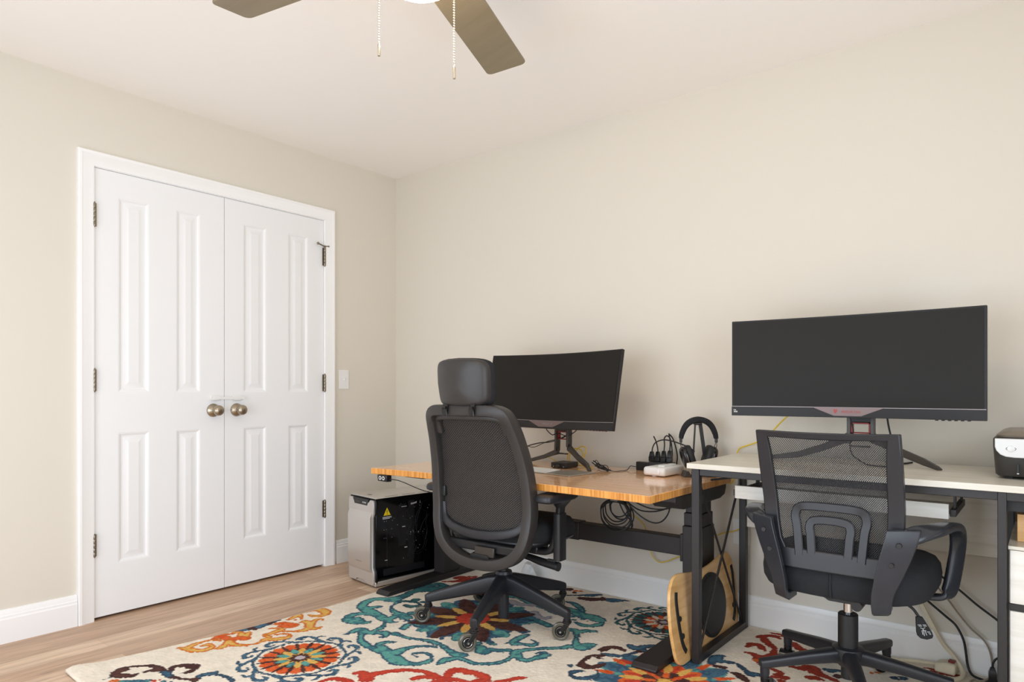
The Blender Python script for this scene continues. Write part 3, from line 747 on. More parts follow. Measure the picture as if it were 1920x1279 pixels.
def task_chair():
    t = thing('office_chair', 'black mesh-back task chair with loop arms at the white desk', 'office chair', (2.84, -0.49, RUG), RAD(0))
    g = MAT['gun2']; k = MAT['black']
    R = 0.285
    for i in range(5):
        a = 4 + 72*i
        arm = star_arm(a, R, [(0.02,0.158,0.05,0.05),(0.06,0.156,0.046,0.046),(0.14,0.146,0.040,0.040),(0.23,0.132,0.034,0.034),(0.285,0.124,0.031,0.034),(0.302,0.121,0.026,0.030)])
        x, y = R*math.cos(RAD(a)), R*math.sin(RAD(a))
        arm.tube([(x,y,0.115),(x,y,0.075),(x,y,0.062)],[0.0155,0.0155,0.013],14,smooth=False)
        arm.build('base_arm', g, t, bev=0.003)
        q = RAD(a + 50 + 37*i)
        d = Vector((math.cos(q), math.sin(q), 0)); n = Vector((-d.y, d.x, 0)); c = Vector((x, y, 0.025)) + d*0.014
        B = Matrix(((d.x,0,n.x,c.x),(d.y,0,n.y,c.y),(0,1,0,c.z),(0,0,0,1)))
        ca = MB(); ca.cyl((x,y,0.046),(x,y,0.064),0.0145,n=16)
        ca.loft([[Vector((0.0285*math.cos(u),0.0285*math.sin(u),w)) for u in [RAD(10+20*j) for j in range(9)]] + [Vector((0.022*math.cos(u),0.022*math.sin(u),w)) for u in [RAD(170-20*j) for j in range(9)]] for w in (-0.024,0.024)], M=B)
        ca.loft([[Vector((u,v,w)) for u,v in ((-0.02,-0.005),(0.004,-0.008),(0.004,0.027),(-0.02,0.027))] for w in (-0.0035,0.0035)], M=B)
        co = ca.build('caster', MAT['black2'], t, bev=0.001)
        for sg in (-1, 1):
            MB().lathe([(0,sg*0.004),(0.020,sg*0.004),(0.0245,sg*0.007),(0.0245,sg*0.019),(0.019,sg*0.0225),(0,sg*0.0235)], 24, B).build('wheel', MAT['black2'], co)
    MB().lathe([(0,0.098),(0.030,0.098),(0.042,0.115),(0.052,0.145),(0.05,0.160),(0.036,0.164),(0,0.164)], 28).build('base_hub', g, t)
    MB().lathe([(0,0.055),(0.022,0.055),(0.022,0.12),(0.0315,0.12),(0.0315,0.272),(0.028,0.276),(0,0.276)], 28).build('column_cover', k, t)
    MB().lathe([(0.0145,0.27),(0.0145,0.328),(0,0.328)], 24).build('gas_piston', MAT['chrome'], t)
    MB().loft([ring_at((0.0,y,0.344),(1,0,0),(0,0,1),rsec(w,h,0.01)) for y,w,h in ((-0.10,0.09,0.02),(-0.05,0.14,0.034),(0.08,0.16,0.034),(0.13,0.11,0.02))]).build('tilt_mechanism', k, t)
    MB().cyl((0.055,-0.09,0.342),(0.055,-0.14,0.342),0.016,n=20).build('tension_knob', k, t)
    # tilt lever with printed paddle
    lv = MB().tube([(0.09,0.06,0.335),(0.14,0.065,0.328),(0.178,0.068,0.312),(0.200,0.07,0.283)],0.0045,10).build('lever', MAT['rubber'], t)
    ux = Vector((0.78,0.6257,0)); uz = Vector((0.28,0.05,-0.95)).normalized(); un = Vector((0.62,-0.78,0.0))
    c = Vector((0.199,0.068,0.287))
    B = Matrix(((ux.x,uz.x,un.x,c.x),(ux.y,uz.y,un.y,c.y),(ux.z,uz.z,un.z,c.z),(0,0,0,1)))
    pl = [(-0.010,0),(0.010,0),(0.016,0.02),(0.0245,0.050),(0.025,0.062),(0.018,0.071),(0.0,0.075),(-0.018,0.071),(-0.025,0.062),(-0.0245,0.050),(-0.016,0.02)]
    pa = MB().prism(pl, -0.004, 0.004, B).build('lever_paddle', MAT['rubber'], t, bev=0.0015)
    ic = MB()
    def stroke(p): ic.tube([B @ Vector((u,v,0.0046)) for u,v in p], 0.0010, 5, smooth=False)
    for p in (((-0.015,0.026),(-0.004,0.026)),((-0.013,0.030),(-0.003,0.030)),((0.001,0.026),(0.012,0.026)),((0.002,0.030),(0.013,0.030)),
              ((-0.010,0.035),(-0.003,0.039),(0.006,0.035)),((-0.003,0.039),(-0.002,0.046)),((-0.007,0.044),(0.006,0.045)),((-0.008,0.045),(-0.009,0.058)),((-0.003,0.046),(-0.005,0.062)),((0.002,0.046),(0.003,0.060)),
              ((0.007,0.049),(0.017,0.049)),((0.011,0.053),(0.018,0.053)),((0.013,0.057),(0.018,0.057))): stroke(p)
    ic.build('paddle_icons', MAT['white_print'], pa)
    # seat cushion
    def sr(s, z, dz=0):
        out = []
        for x, y in superell(0.258*s, 0.250*s, 3.6, 60):
            q = max(0, y-0.1)/0.14
            out.append((x*(0.93 + 0.07*min(1,(y+0.25)/0.2)), y + 0.020, z - dz*q*q))
        return out
    MB().loft([sr(0.72,0.360,0.0), sr(0.78,0.364,0.0), sr(0.80,0.375,0.0)]).build('seat_pan', k, t)
    se = MB().loft([sr(0.86,0.370), sr(0.96,0.380), sr(1.005,0.402,0.004), sr(1.015,0.43,0.010), sr(1.0,0.458,0.018), sr(0.95,0.478,0.022), sr(0.86,0.488,0.02), sr(0.5,0.494,0.01)]).build('seat', MAT['fabric'], t)
    MB().tube([(0.0,-0.226,0.378),(0.0,-0.2345,0.402),(0.0,-0.2355,0.43),(0.0,-0.232,0.456),(0.0,-0.219,0.477),(0,-0.196,0.488)],0.0028,6).build('seam', MAT['seatcloth'], se)
    # back: outer frame, inverted U lumbar bars, cross plate, open mesh
    def by(x, z):
        b = -0.228 + (z-0.47)*0.05 if z < 0.65 else -0.219 - (z-0.65)*0.345
        return b - 0.010*(1-(x/0.2)**2)
    fo = [(-0.2045,0.905),(-0.2055,0.84),(-0.2055,0.76),(-0.2045,0.68),(-0.202,0.61),(-0.188,0.545),(-0.166,0.495),(-0.150,0.464)]
    fi = [(-0.170,0.884),(-0.165,0.84),(-0.162,0.76),(-0.160,0.68),(-0.157,0.61),(-0.148,0.555),(-0.132,0.522),(-0.120,0.500)]
    fo += [(-x, z) for x, z in fo[::-1]] + [(x, 0.905 - 0.004*math.cos(x/0.2*PI/2)) for x in (0.15,0.1,0.05,0,-0.05,-0.1,-0.15)]
    fi += [(-x, z) for x, z in fi[::-1]] + [(x*0.84, 0.884 - 0.004*math.cos(x/0.2*PI/2)) for x in (0.15,0.1,0.05,0,-0.05,-0.1,-0.15)]
    MB().loft([[(xo, by(xo,zo)-0.013, zo), (xi, by(xi,zi)-0.011, zi), (xi, by(xi,zi)+0.010, zi), (xo, by(xo,zo)+0.016, zo)] for (xo,zo),(xi,zi) in zip(fo,fi)], cap=False, closed=True).build('back_frame', g, t, bev=0.0035, ang=30, seg=2)
    MB().loft([[(x, by(x,z)-0.012+dy, z) for z, dy in ((0.462,0.0),(0.462,0.022),(0.525,0.022),(0.525,0.0))] for x in [(-0.155+0.031*i) for i in range(11)]]).build('cross_plate', g, t, bev=0.004)
    def ubar(hw, hb, zt, zb, r):
        p = [(-hb,zb),(-(hb+(hw-hb)*0.55),zb+(zt-zb)*0.55),(-hw,zt-r),(-hw+0.25*r,zt-0.25*r),(-hw+r,zt),(0,zt+0.002),(hw-r,zt),(hw-0.25*r,zt-0.25*r),(hw,zt-r),(hb+(hw-hb)*0.55,zb+(zt-zb)*0.55),(hb,zb)]
        return MB().sweep([(x, by(x,z)-0.008, z) for x, z in p], rsec(0.027, 0.012, 0.003, 1), up=(0,1,0), sub=4)
    lb = ubar(0.104,0.090,0.664,0.505,0.036).build('lumbar_support', g, t, ang=30)
    ubar(0.060,0.053,0.622,0.515,0.026).build('inner_bar', g, lb, ang=30)
    def pan(u, v):
        z = 0.50 + 0.392*v; w = 0.145 + (0.19-0.145)*min(1, v*1.6)
        x = (2*u-1)*w; return (x, by(x,z)+0.006, z)
    MB().grid(20, 20, pan).build('mesh_panel', MAT['mesh2'], t, recalc=False)
    # lumbar pad edge seen at the left rail
    # arms: rear plate bolted to the back, loop forward and down to the seat
    for sg in (-1, 1):
        pl = MB()
        rows = ((0.204,-0.247,0.622,0.080),(0.202,-0.249,0.604,0.080),(0.193,-0.251,0.570,0.079),(0.180,-0.252,0.525,0.075),(0.165,-0.252,0.475,0.066),(0.151,-0.252,0.430,0.055),(0.146,-0.249,0.395,0.049),(0.145,-0.242,0.374,0.046),(0.140,-0.225,0.366,0.040),(0.138,-0.15,0.365,0.038))
        rings = []
        for i, (x, y, z, w) in enumerate(rows):
            a_ = (0, 0, 0, 0, 0, 0.1, 0.4, 0.9, 1.3, 1.5)[i]; dy, dz = 0.013*math.cos(a_), 0.013*math.sin(a_)
            rings.append([Vector((sg*(x + q*w/2), y + r*dy + 0.028*q*min(1, w/0.08), z + r*dz)) for q, r in ((-1,-1),(1,-1),(1,1),(-1,1))])
        ao = pl.loft(rings).build('armrest', MAT['arm_plate'], t, bev=0.003)
        path = [(0.203,-0.232,0.594),(0.236,-0.205,0.608),(0.272,-0.14,0.614),(0.290,-0.06,0.613),(0.301,0.02,0.602),(0.305,0.078,0.574),(0.303,0.098,0.52),(0.293,0.090,0.44),(0.284,0.076,0.390),(0.268,0.066,0.366),(0.22,0.06,0.360),(0.15,0.06,0.358)]
        wid = [0.050,0.054,0.055,0.052,0.050,0.048,0.046,0.046,0.046,0.045,0.044,0.044]
        thk = [0.024,0.026,0.027,0.026,0.026,0.025,0.024,0.024,0.022,0.020,0.018,0.016]
        axs = [(0.9,0.35,-0.3),(0.9,0.35,-0.25),(0.97,0.2,-0.1),(1,0.1,0),(1,0.03,0),(1,0.02,0.1),(0.9,0.4,0),(0.86,0.5,0),(0.8,0.6,0),(0.3,0.95,0),(0,1,0),(0,1,0)]
        P = spl(path, False, 5); A = spl(axs, False, 5); W = spl([(w, h, 0) for w, h in zip(wid, thk)], False, 5)
        rings = []
        for i, p in enumerate(P):
            tg = (P[min(i+1,len(P)-1)] - P[max(i-1,0)]).normalized()
            u = A[i] - tg*A[i].dot(tg); u.normalize(); v = tg.cross(u)
            rings.append([p + u*a + v*b for a, b in rsec(W[i].x, W[i].y, W[i].y*0.38)])
        if sg < 0: rings = [[Vector((-q.x, q.y, q.z)) for q in r] for r in rings]
        MB().loft(rings).build('arm_loop', MAT['arm_plate'], ao, ang=60)
        for x, y, z in ((0.194,-0.265,0.578),(0.174,-0.2665,0.518)):
            o = Vector((sg*x, y, z)); d = Vector((sg*0.05,-1,0)).normalized()
            MB().cyl(o, o + d*0.006, 0.0085, 0.007, 18).build('bolt', MAT['black2'], ao)
    return t
task_chair()

# ------------------------------------------------------------------ monitors
def monitor(label, loc, rz, screen_at, screen_rz, tilt, words, neck, stand_rz, tip_r, bezel_text):
    """loc: stand base on the desk; screen_at: bottom centre of the panel relative to loc (world axes)"""
    t = thing('monitor', label, 'monitor', loc, 0, 'curved ultrawide monitors')
    W, H, Rc = 0.826, 0.370, 3.2
    M = Matrix.Translation(screen_at) @ Matrix.Rotation(screen_rz, 4, 'Z') @ Matrix.Rotation(-tilt, 4, 'X')
    def cy(x): return -x*x/(2*Rc)           # edges come forward
    N = 32; xs = [-W/2 + W*i/N for i in range(N+1)]
    def slab(x0, x1, z0, z1, y0, y1, n=N):
        return MB().loft([[(x, cy(x)+y0, z0), (x, cy(x)+y1, z0), (x, cy(x)+y1, z1), (x, cy(x)+y0, z1)] for x in [x0+(x1-x0)*i/n for i in range(n+1)]], M=M)
    b = slab(-W/2, W/2, 0, H, 0.0, 0.018).build('housing', MAT['bezel'], t, bev=0.002)
    MB().loft([[(-w,y,zc-h),(w,y,zc-h),(w,y,zc+h),(-w,y,zc+h)] for w,h,y,zc in ((0.36,0.155,0.010,0.19),(0.30,0.13,0.035,0.19),(0.16,0.085,0.055,0.19))], M=M).build('back_shell', MAT['black'], t, bev=0.004)
    slab(-W/2+0.006, W/2-0.008, 0.038, H-0.006, -0.0012, 0.001).build('screen', MAT['screen'], t)
    slab(-W/2+0.002, W/2-0.002, 0.0355, 0.0375, -0.0016, 0.001).build('silver_line', MAT['line'], t)
    c = slab(-W/2, W/2, 0.0, 0.0355, -0.0025, 0.001).build('chin', MAT['bezel'], t, bev=0.001)
    bd = MB(); q = [(-0.118,0.0365),(0.118,0.0365),(0.045,0.006),(-0.045,0.006)]
    bd.loft([[(x, y, z) for x, z in q] for y in (-0.0045, -0.001)], M=M)
    bo = bd.build('badge', MAT['badge'], c)
    RX90 = Matrix.Rotation(PI/2, 4, 'X')
    text('badge_lettering', 'PREDATOR', 0.0125, M @ Matrix.Translation((0.012,-0.0048,0.0205)) @ RX90, words, bo)
    if bezel_text:
        MB().add([(x,-0.0049,z) for x,z in ((-0.046,0.032),(-0.040,0.028),(-0.034,0.032),(-0.034,0.022),(-0.040,0.014),(-0.046,0.022))], [(0,1,2,3,4,5)], M).build('emblem', words, bo, recalc=False)
        mk = MB()
        for i in range(5): mk.box(-0.408+0.0026*i, -0.4066+0.0026*i, cy(-0.4)-0.0032, cy(-0.4)-0.0028, 0.0205, 0.0245, M)
        for i in range(5): mk.box(-0.408+0.0038*i, -0.4056+0.0038*i, cy(-0.4)-0.0032, cy(-0.4)-0.0028, 0.013, 0.0185, M)
        mk.build('corner_print', MAT['white_print'], c)
    bu = MB()
    for i in range(6): bu.box(0.27+0.018*i, 0.279+0.018*i, cy(0.3)-0.001, cy(0.3)+0.008, -0.003, 0.001, M)
    bu.build('button', MAT['badge'] if not bezel_text else MAT['bezel'], c)
    # stand: two flat uprights that turn outward into long legs, red cable ring between
    S = Matrix.Translation(neck) @ Matrix.Rotation(stand_rz, 4, 'Z')
    zt = screen_at[2] + 0.13
    MB().box(-0.042, 0.042, -0.005, 0.03, screen_at[2]-0.022, zt, S).build('neck', MAT['black'], t, bev=0.003)
    for sg, R, fr in ((-1, tip_r[0], tip_r[2]), (1, tip_r[1], tip_r[3])):
        up = MB().loft([[(sg*x-0.0065,y-0.016,z),(sg*x+0.0065,y-0.016,z),(sg*x+0.0065,y+0.016,z),(sg*x-0.0065,y+0.016,z)] for x,y,z in ((0.040,0.01,zt),(0.040,0.01,0.125),(0.041,0.008,0.075 if sg < 0 else 0.10))], M=S)
        d = Vector((sg*math.cos(fr), -math.sin(fr), 0)); nn = Vector((-d.y, d.x, 0))
        st = Vector((sg*0.041, 0.008, 0))
        rings = []; lk = tip_r[4] if sg < 0 else 1.0
        for r, z0, z1, w in ((-0.012,lk*0.082,lk*0.126,0.006),(0.03,lk*0.068,lk*0.102,0.006),(0.09,lk*0.042,lk*0.070,0.007),(0.18,lk*0.012,lk*0.036,0.008),(R-0.01,0.0,0.012,0.010),(R,0.0,0.004,0.009)):
            p = st + d*r
            rings.append([p + nn*w + Vector((0,0,z0)), p - nn*w + Vector((0,0,z0)), p - nn*w + Vector((0,0,z1)), p + nn*w + Vector((0,0,z1))])
        up.loft(rings, M=S)
        up.build('stand_leg', MAT['stand'], t, bev=0.0015)
    # rear strut to the desk
    MB().loft([[(x,y-0.009,z),(x,y+0.009,z),(x,y+0.009,z+0.006),(x,y-0.009,z+0.006)] for x,y,z in ((-0.034,0.0,0.062),(0.0,0.02,0.060),(0.034,0.0,0.062))], M=S).build('stand_bridge', MAT['stand'], t, bev=0.001)
    zc = screen_at[2] - 0.022
    rg = MB()
    for x0, x1, z0, z1 in ((-0.034,0.034,zc-0.006,zc),(-0.034,0.034,zc-0.042,zc-0.037),(-0.034,-0.027,zc-0.042,zc),(0.027,0.034,zc-0.042,zc)):
        rg.box(x0, x1, 0.0, 0.022, z0, z1, S)
    rg.build('cable_ring', MAT['red'], t, bev=0.001)
    return t

ZW = 0.768
n1 = Vector((1.460,-0.195,ZD))
monitor('tilted curved ultrawide monitor on the bamboo desk behind the high-back chair', n1, 0, Vector((1.475,-0.354,0.862)) - n1, RAD(-5.6), RAD(11.7), MAT['line'], Vector((0,0,0)), RAD(-9), (0.28,0.205,RAD(0),RAD(18),0.72), False)
n2 = Vector((2.820,-0.200,ZW))
monitor('upright curved ultrawide monitor on the white desk above the mesh-back chair', n2, 0, Vector((2.807,-0.345,0.945)) - n2, 0, 0, MAT['redtext'], Vector((0,0,0)), 0, (0.315,0.235,RAD(9),RAD(18),1.0), True)
# ------------------------------------------------------------------ white desk with drawers
t = thing('computer_desk', 'white laminate desk on a black metal frame with drawers', 'desk', (0,0,0))
X0, X1, YF, YB = 2.315, 3.74, -0.575, -0.05
MB().box(X0-0.015, X1+0.015, YF-0.010, YB+0.02, 0.748, ZW).build('tabletop', MAT['ash'], t, bev=0.0015)
sq = 0.030; B = MAT['steel_black']
for x in (X0, 3.257, X1-sq):
    for y in (YF, YB-sq):
        if x == 3.257: MB().box(x, x+0.022, y, y+sq, 0.0115, 0.7478).build('leg', B, t, bev=0.002)
        else: MB().box(x, x+sq, y, y+sq, 0.0115, 0.7478).build('leg', B, t, bev=0.002)
for x in (X0, X1-sq): MB().box(x, x+sq, YF+sq, YB-sq, 0.0125, 0.040).build('bottom_rail', B, t, bev=0.002)
MB().box(X0+sq, X1-sq, YF+0.004, YF+0.024, 0.722, 0.7478).build('front_rail', B, t, bev=0.002)
MB().box(X0+sq, X1-sq, YB-0.024, YB-0.004, 0.722, 0.7478).build('rear_rail', B, t, bev=0.002)
MB().box(X0, X0+sq, YF+sq, YB-sq, 0.722, 0.7478).build('side_rail', B, t, bev=0.002)
for (ya, yb), xx in (((YF+0.03, YB-0.03), X0+0.012), ((YB-0.03, YF+0.03), X0+0.018)):
    MB().cyl((xx, ya, 0.715), (xx, yb, 0.045), 0.0048, n=10).build('cross_rod', B, t)
MB().box(X0+sq, 3.257, YB-0.018, YB-0.004, 0.452, 0.72).build('modesty_panel', MAT['ash'], t, bev=0.001)
# sliding keyboard tray
tr = MB().box(2.454, 3.129, -0.50, -0.486, 0.640, 0.6875).box(2.454, 3.129, -0.486, -0.20, 0.640, 0.653).build('keyboard_tray', MAT['ash_front'], t, bev=0.001)
for x in (2.437, 3.130):
    MB().box(x, x+0.016, -0.47, -0.19, 0.645, 0.667).build('slide', B, tr, bev=0.001)
    for y in (-0.44, -0.24): MB().box(x+0.006, x+0.012, y, y+0.03, 0.660, 0.7478).build('hanger', B, tr)
MB().cyl((2.36,-0.50,0.700),(2.60,-0.30,0.735),0.004,n=8).build('tray_stay', B, tr)
# drawer stack on the right
MB().box(3.283, 3.297, -0.54, YB-0.03, 0.08, 0.578).box(3.683, 3.697, -0.54, YB-0.03, 0.08, 0.578).box(3.297, 3.683, YB-0.045, YB-0.03, 0.08, 0.70).build('drawer_case', MAT['ash_front'], t)
MB().box(3.281, 3.70, -0.556, YB-0.03, 0.5795, 0.590).build('drawer_case_top', MAT['ash'], t, bev=0.001)
MB().box(3.281, 3.70, -0.550, -0.520, 0.403, 0.422).build('drawer_divider', B, t, bev=0.001)
for z0, z1 in ((0.424, 0.578), (0.09, 0.401)):
    d = MB().box(3.286, 3.695, -0.556, -0.541, z0, z1).build('drawer', MAT['ash_front'], t, bev=0.001)
    MB().box(3.44, 3.54, -0.572, -0.556, z1-0.05, z1-0.036).build('drawer_pull', B, d, bev=0.002)
MB().box(3.279, 3.70, -0.545, -0.52, 0.690, 0.722).box(3.281,3.70,-0.52,-0.10,0.712,0.722).build('shelf_shade', MAT['rubber'], t)  # black strip and sheet stand in for the shade under the desk top
bx = MB().box(3.300,3.66,-0.47,-0.455,0.5905,0.672).box(3.300,3.66,-0.20,-0.185,0.5905,0.672).box(3.300,3.312,-0.455,-0.20,0.5905,0.672).box(3.648,3.66,-0.455,-0.20,0.5905,0.672).box(3.312,3.648,-0.455,-0.20,0.5905,0.600)
tag(bx.build('wooden_box', MAT['orange_wood'], bev=0.001), 'pale orange wooden box on the shelf above the white drawers', 'box')

# ------------------------------------------------------------------ printer
t = thing('printer', 'black and silver inkjet printer on the right end of the white desk', 'printer', (3.236, -0.415, ZW))
Wp, Dp = 0.44, 0.345
def pring(z, ix, iy, r=0.03): return [(Wp/2 + x, Dp/2 + y, z) for x, y in rsec(Wp-2*ix, Dp-2*iy, r, 5)]
MB().loft([pring(0.008,0.012,0.012), pring(0.014,0.006,0.006), pring(0.10,0.0,0.0), pring(0.123,0.0,0.0), pring(0.128,0.003,0.003)]).build('body', MAT['printer_body'], t, ang=50)
MB().loft([pring(0.129,0.010,0.012), pring(0.136,0.008,0.010), pring(0.1435,0.018,0.018), pring(0.149,0.032,0.04)]).build('lid', MAT['printer_lid'], t, ang=50)
for x in (0.03, Wp-0.05):
    for y in (0.03, Dp-0.05): MB().box(x, x+0.02, y, y+0.02, 0, 0.009).build('foot', MAT['rubber'], t)
fr = [(0.006,0.126),(0.006,0.100),(0.010,0.088),(0.020,0.076),(0.034,0.070),(0.055,0.068),(Wp-0.055,0.068),(Wp-0.034,0.070),(Wp-0.020,0.076),(Wp-0.010,0.088),(Wp-0.006,0.100),(Wp-0.006,0.126)]
R = Matrix.Rotation(PI/2, 4, 'X')
MB().prism(fr, -0.002, 0.005, R).build('front_panel', MAT['printer_front'], t, bev=0.002)
MB().box(0.085, 0.20, -0.0062, -0.004, 0.079, 0.116).build('display', MAT['bezel'], t)
MB().lathe([(0.0095,0),(0.0095,0.0016),(0.008,0.002),(0,0.002)], 20, Matrix.Translation((0.047,-0.005,0.095)) @ R).build('power_button', MAT['printer_front'], t)
m = MB(); m.tube([(0.047+0.0125*math.cos(a*PI/10), -0.0055, 0.095+0.005*math.sin(a*PI/10)) for a in range(20)], 0.0006, 5, closed=True, smooth=False)
m.build('power_mark', MAT['stand'], t)
MB().box(0.062, 0.066, -0.001, 0.004, 0.024, 0.047).build('card_slot', MAT['case_black'], t)
MB().box(0.0615, 0.0665, -0.002, 0.004, 0.018, 0.0215).build('slot_light', MAT['white_print'], t)
MB().box(0.098, 0.34, -0.0015, 0.004, 0.012, 0.06).build('paper_tray', MAT['case_black'], t, bev=0.002)

# ------------------------------------------------------------------ things on the bamboo desk
def slab_at(name, c, ang, w, d, h, m, label, cat, z=ZD, bev=0.0015, tilt=0):
    o = MB().prism(rpoly(w, d, 0.006), 0, h).build(name, m, bev=bev, loc=(c[0], c[1], z), rz=RAD(ang))
    if tilt: o.rotation_euler = (RAD(tilt), 0, RAD(ang))
    return tag(o, label, cat)
t = thing('keyboard', 'slim white computer keyboard with silver edge on the bamboo desk', 'keyboard', (1.452, -0.432, ZD), RAD(-6))
MB().loft([[(x,-0.056,0.0002),(x,0.056,0.0002),(x,0.056,0.0105),(x,-0.056,0.004)] for x in (-0.14,0.14)]).build('base', MAT['alum'], t, bev=0.001)
ky = MB()
for r in range(5):
    for k in range(14):
        x = -0.136+0.0195*k; y = -0.053+0.0212*r; z = 0.0042+0.00125*r+0.0002
        ky.loft([[(x,y,z),(x+0.0168,y,z),(x+0.0168,y+0.0185,z+0.0011),(x,y+0.0185,z+0.0011)],[(x,y,z+0.0015),(x+0.0168,y,z+0.0015),(x+0.0168,y+0.0185,z+0.0026),(x,y+0.0185,z+0.0026)]])
ky.build('keys', MAT['plastic_white'], t)
slab_at('trackpad', (1.664,-0.422), -9, 0.150, 0.180, 0.0055, MAT['alum'], 'flat grey trackpad to the right of the white keyboard', 'trackpad')
t = thing('network_switch', 'small black box with cables plugged in under the tilted monitor', 'network box', (1.492,-0.212,ZD), RAD(2))
MB().box(-0.045,0.045,-0.06,0.05,0.002,0.027).build('case', MAT['black'], t, bev=0.002)
MB().box(-0.012,0.008,-0.069,-0.06,0.006,0.018).build('plug', MAT['stand'], t, bev=0.002)
for x in (-0.03,0.028): MB().cyl((x,-0.061,0.008),(x,-0.0605,0.008),0.002,n=8).build('light', MAT['white_print'], t)
for x in (-0.035,0.035):
    for y in (-0.05,0.04): MB().cyl((x,y,0),(x,y,0.0025),0.006,n=10).build('foot', MAT['rubber'], t)

def cable(name, label, pts, r, m, cat='cable', group=None, n=7):
    return tag(MB().tube(pts, r, n, sub=6).build(name, m), label, cat, group)

# yellow network cable looped in a loose coil behind the monitor stand
pts = [(1.43, -0.1, 0.688), (1.439, -0.103, 0.721), (1.467, -0.106, 0.745), (1.508, -0.109, 0.747), (1.532, -0.112, 0.727), (1.518, -0.115, 0.697), (1.485, -0.118, 0.674), (1.457, -0.121, 0.691), (1.466, -0.124, 0.724), (1.5, -0.127, 0.74), (1.528, -0.13, 0.761), (1.555, -0.133, 0.762), (1.566, -0.136, 0.742), (1.552, -0.139, 0.709), (1.529, -0.142, 0.681), (1.512, -0.145, 0.667)]
pts += [(1.54,-0.155,ZD+0.008),(1.58,-0.165,ZD+0.004),(1.62,-0.17,ZD+0.004),(1.64,-0.20,ZD+0.004)]
cable('network_cable', 'yellow network cable coiled on the bamboo desk behind the monitor stand', pts, 0.0028, MAT['yellow'])
cable('network_cable', 'thin yellow cable lying on the bamboo desk left of the monitor stand', [(1.12,-0.10,ZD+0.003),(1.20,-0.08,ZD+0.018),(1.27,-0.085,ZD+0.034),(1.34,-0.10,ZD+0.02),(1.40,-0.12,ZD+0.004),(1.47,-0.13,ZD+0.003)], 0.0022, MAT['yellow'])
# bundled adapter lead and its power brick
r3 = random.Random(11); pts = []
for k in range(34):
    u = 0.5+0.5*math.sin(k*1.05); pts.append((1.652+0.115*u+r3.uniform(-.008,.008), -0.195-0.05*u+r3.uniform(-.022,.022), ZD+0.004+0.036*r3.random()*(1.15-u)))
pts += [(1.775,-0.235,ZD+0.003),(1.80,-0.20,ZD+0.003),(1.805,-0.15,ZD+0.004),(1.800,-0.11,ZD+0.018),(1.812,-0.095,ZD+0.016),(1.838,-0.092,ZD+0.013)]
cable('adapter_cable', 'thin black lead tied in a tangled bundle on the bamboo desk', pts, 0.0018, MAT['rubber'], n=6)
t = thing('power_adapter', 'black power adapter brick standing behind the white charger box', 'power adapter', (1.868,-0.085,ZD), RAD(-2))
MB().box(-0.045,0.022,-0.014,0.014,0.0,0.040).build('brick', MAT['black'], t, bev=0.003)
# black socket block with four plugs
t = thing('power_strip', 'black socket strip with four plugs behind the white charger box', 'power strip', (1.948,-0.085,ZD), RAD(3))
MB().box(-0.055,0.062,-0.022,0.022,0.0,0.046).build('strip_body', MAT['black'], t, bev=0.003)
tops = ((-0.046,0.05),(-0.016,0.052),(0.014,0.060),(0.043,0.064))
for q, (x, h) in enumerate(tops):
    p = MB().box(x-0.012,x+0.012,-0.012,0.012,0.0465,0.0465+0.022).loft([[(x-w,-w,z),(x+w,-w,z),(x+w,w,z),(x-w,w,z)] for w,z in ((0.011,0.0685),(0.0075,0.066+h*0.5),(0.0055,0.062+h*0.62))])
    p.build('plug', MAT['black2'], t, bev=0.002)
ends = [[(1.902,-0.086,0.746),(1.904,-0.084,0.772),(1.918,-0.08,0.798),(1.955,-0.075,0.812),(2.00,-0.075,0.808),(2.05,-0.08,0.796),(2.09,-0.09,0.784),(2.12,-0.10,0.768)],
        [(1.932,-0.085,0.746),(1.928,-0.08,0.772),(1.915,-0.07,0.802),(1.900,-0.065,0.826)],
        [(1.962,-0.084,0.752),(1.961,-0.075,0.788),(1.955,-0.065,0.818),(1.962,-0.05,0.830),(1.975,-0.04,0.81),(1.98,-0.032,0.74),(1.975,-0.035,0.69)],
        [(1.991,-0.083,0.756),(1.990,-0.075,0.80),(1.978,-0.06,0.832),(1.97,-0.045,0.838),(1.988,-0.036,0.81),(2.005,-0.032,0.74),(2.00,-0.032,0.69)]]
labs = ['black plug lead arching right from the socket strip towards the headphones','short black plug lead sticking up left of the other plugs','black plug lead looping back from the third socket','black plug lead looping back from the socket nearest the headphones']
for p, l in zip(ends, labs): cable('plug_cable', l, p, 0.0032, MAT['rubber'], group=None)
# white charger box
t = thing('charger_box', 'white rounded charger box in front of the plugs on the bamboo desk', 'charger', (2.012,-0.190,ZD), RAD(-3))
def cring(y, w=0.108, h=0.038, dx=0.0): return [(x + dx, y, 0.022 + z) for x, z in rsec(w, h, 0.010, 4)]
MB().loft([cring(-0.088,0.094,0.024), cring(-0.084,0.104,0.034), cring(-0.076), cring(0.03), cring(0.088), cring(0.092,0.10,0.032)]).build('housing', MAT['plastic_white'], t, ang=50)
MB().loft([[(x - 0.006, y, 0.021 + z) for x, z in rsec(w, h, h*0.48, 6)] for y, w, h in ((-0.0925,0.066,0.016),(-0.0905,0.078,0.024),(-0.086,0.082,0.027))]).build('front_cap', MAT['clear_white'], t, ang=60)
MB().loft([[(x + 0.012, y, z) for x, z in ((-0.018,0.0405),(0.018,0.0405),(0.014,0.0475),(-0.014,0.0475))] for y in (-0.045,0.07)]).build('raised_block', MAT['plastic_white'], t, bev=0.003)
for y in (-0.06,0.06): MB().cyl((-0.01,y,0),(-0.01,y,0.004),0.012,n=14).build('foot', MAT['clear_white'], t)

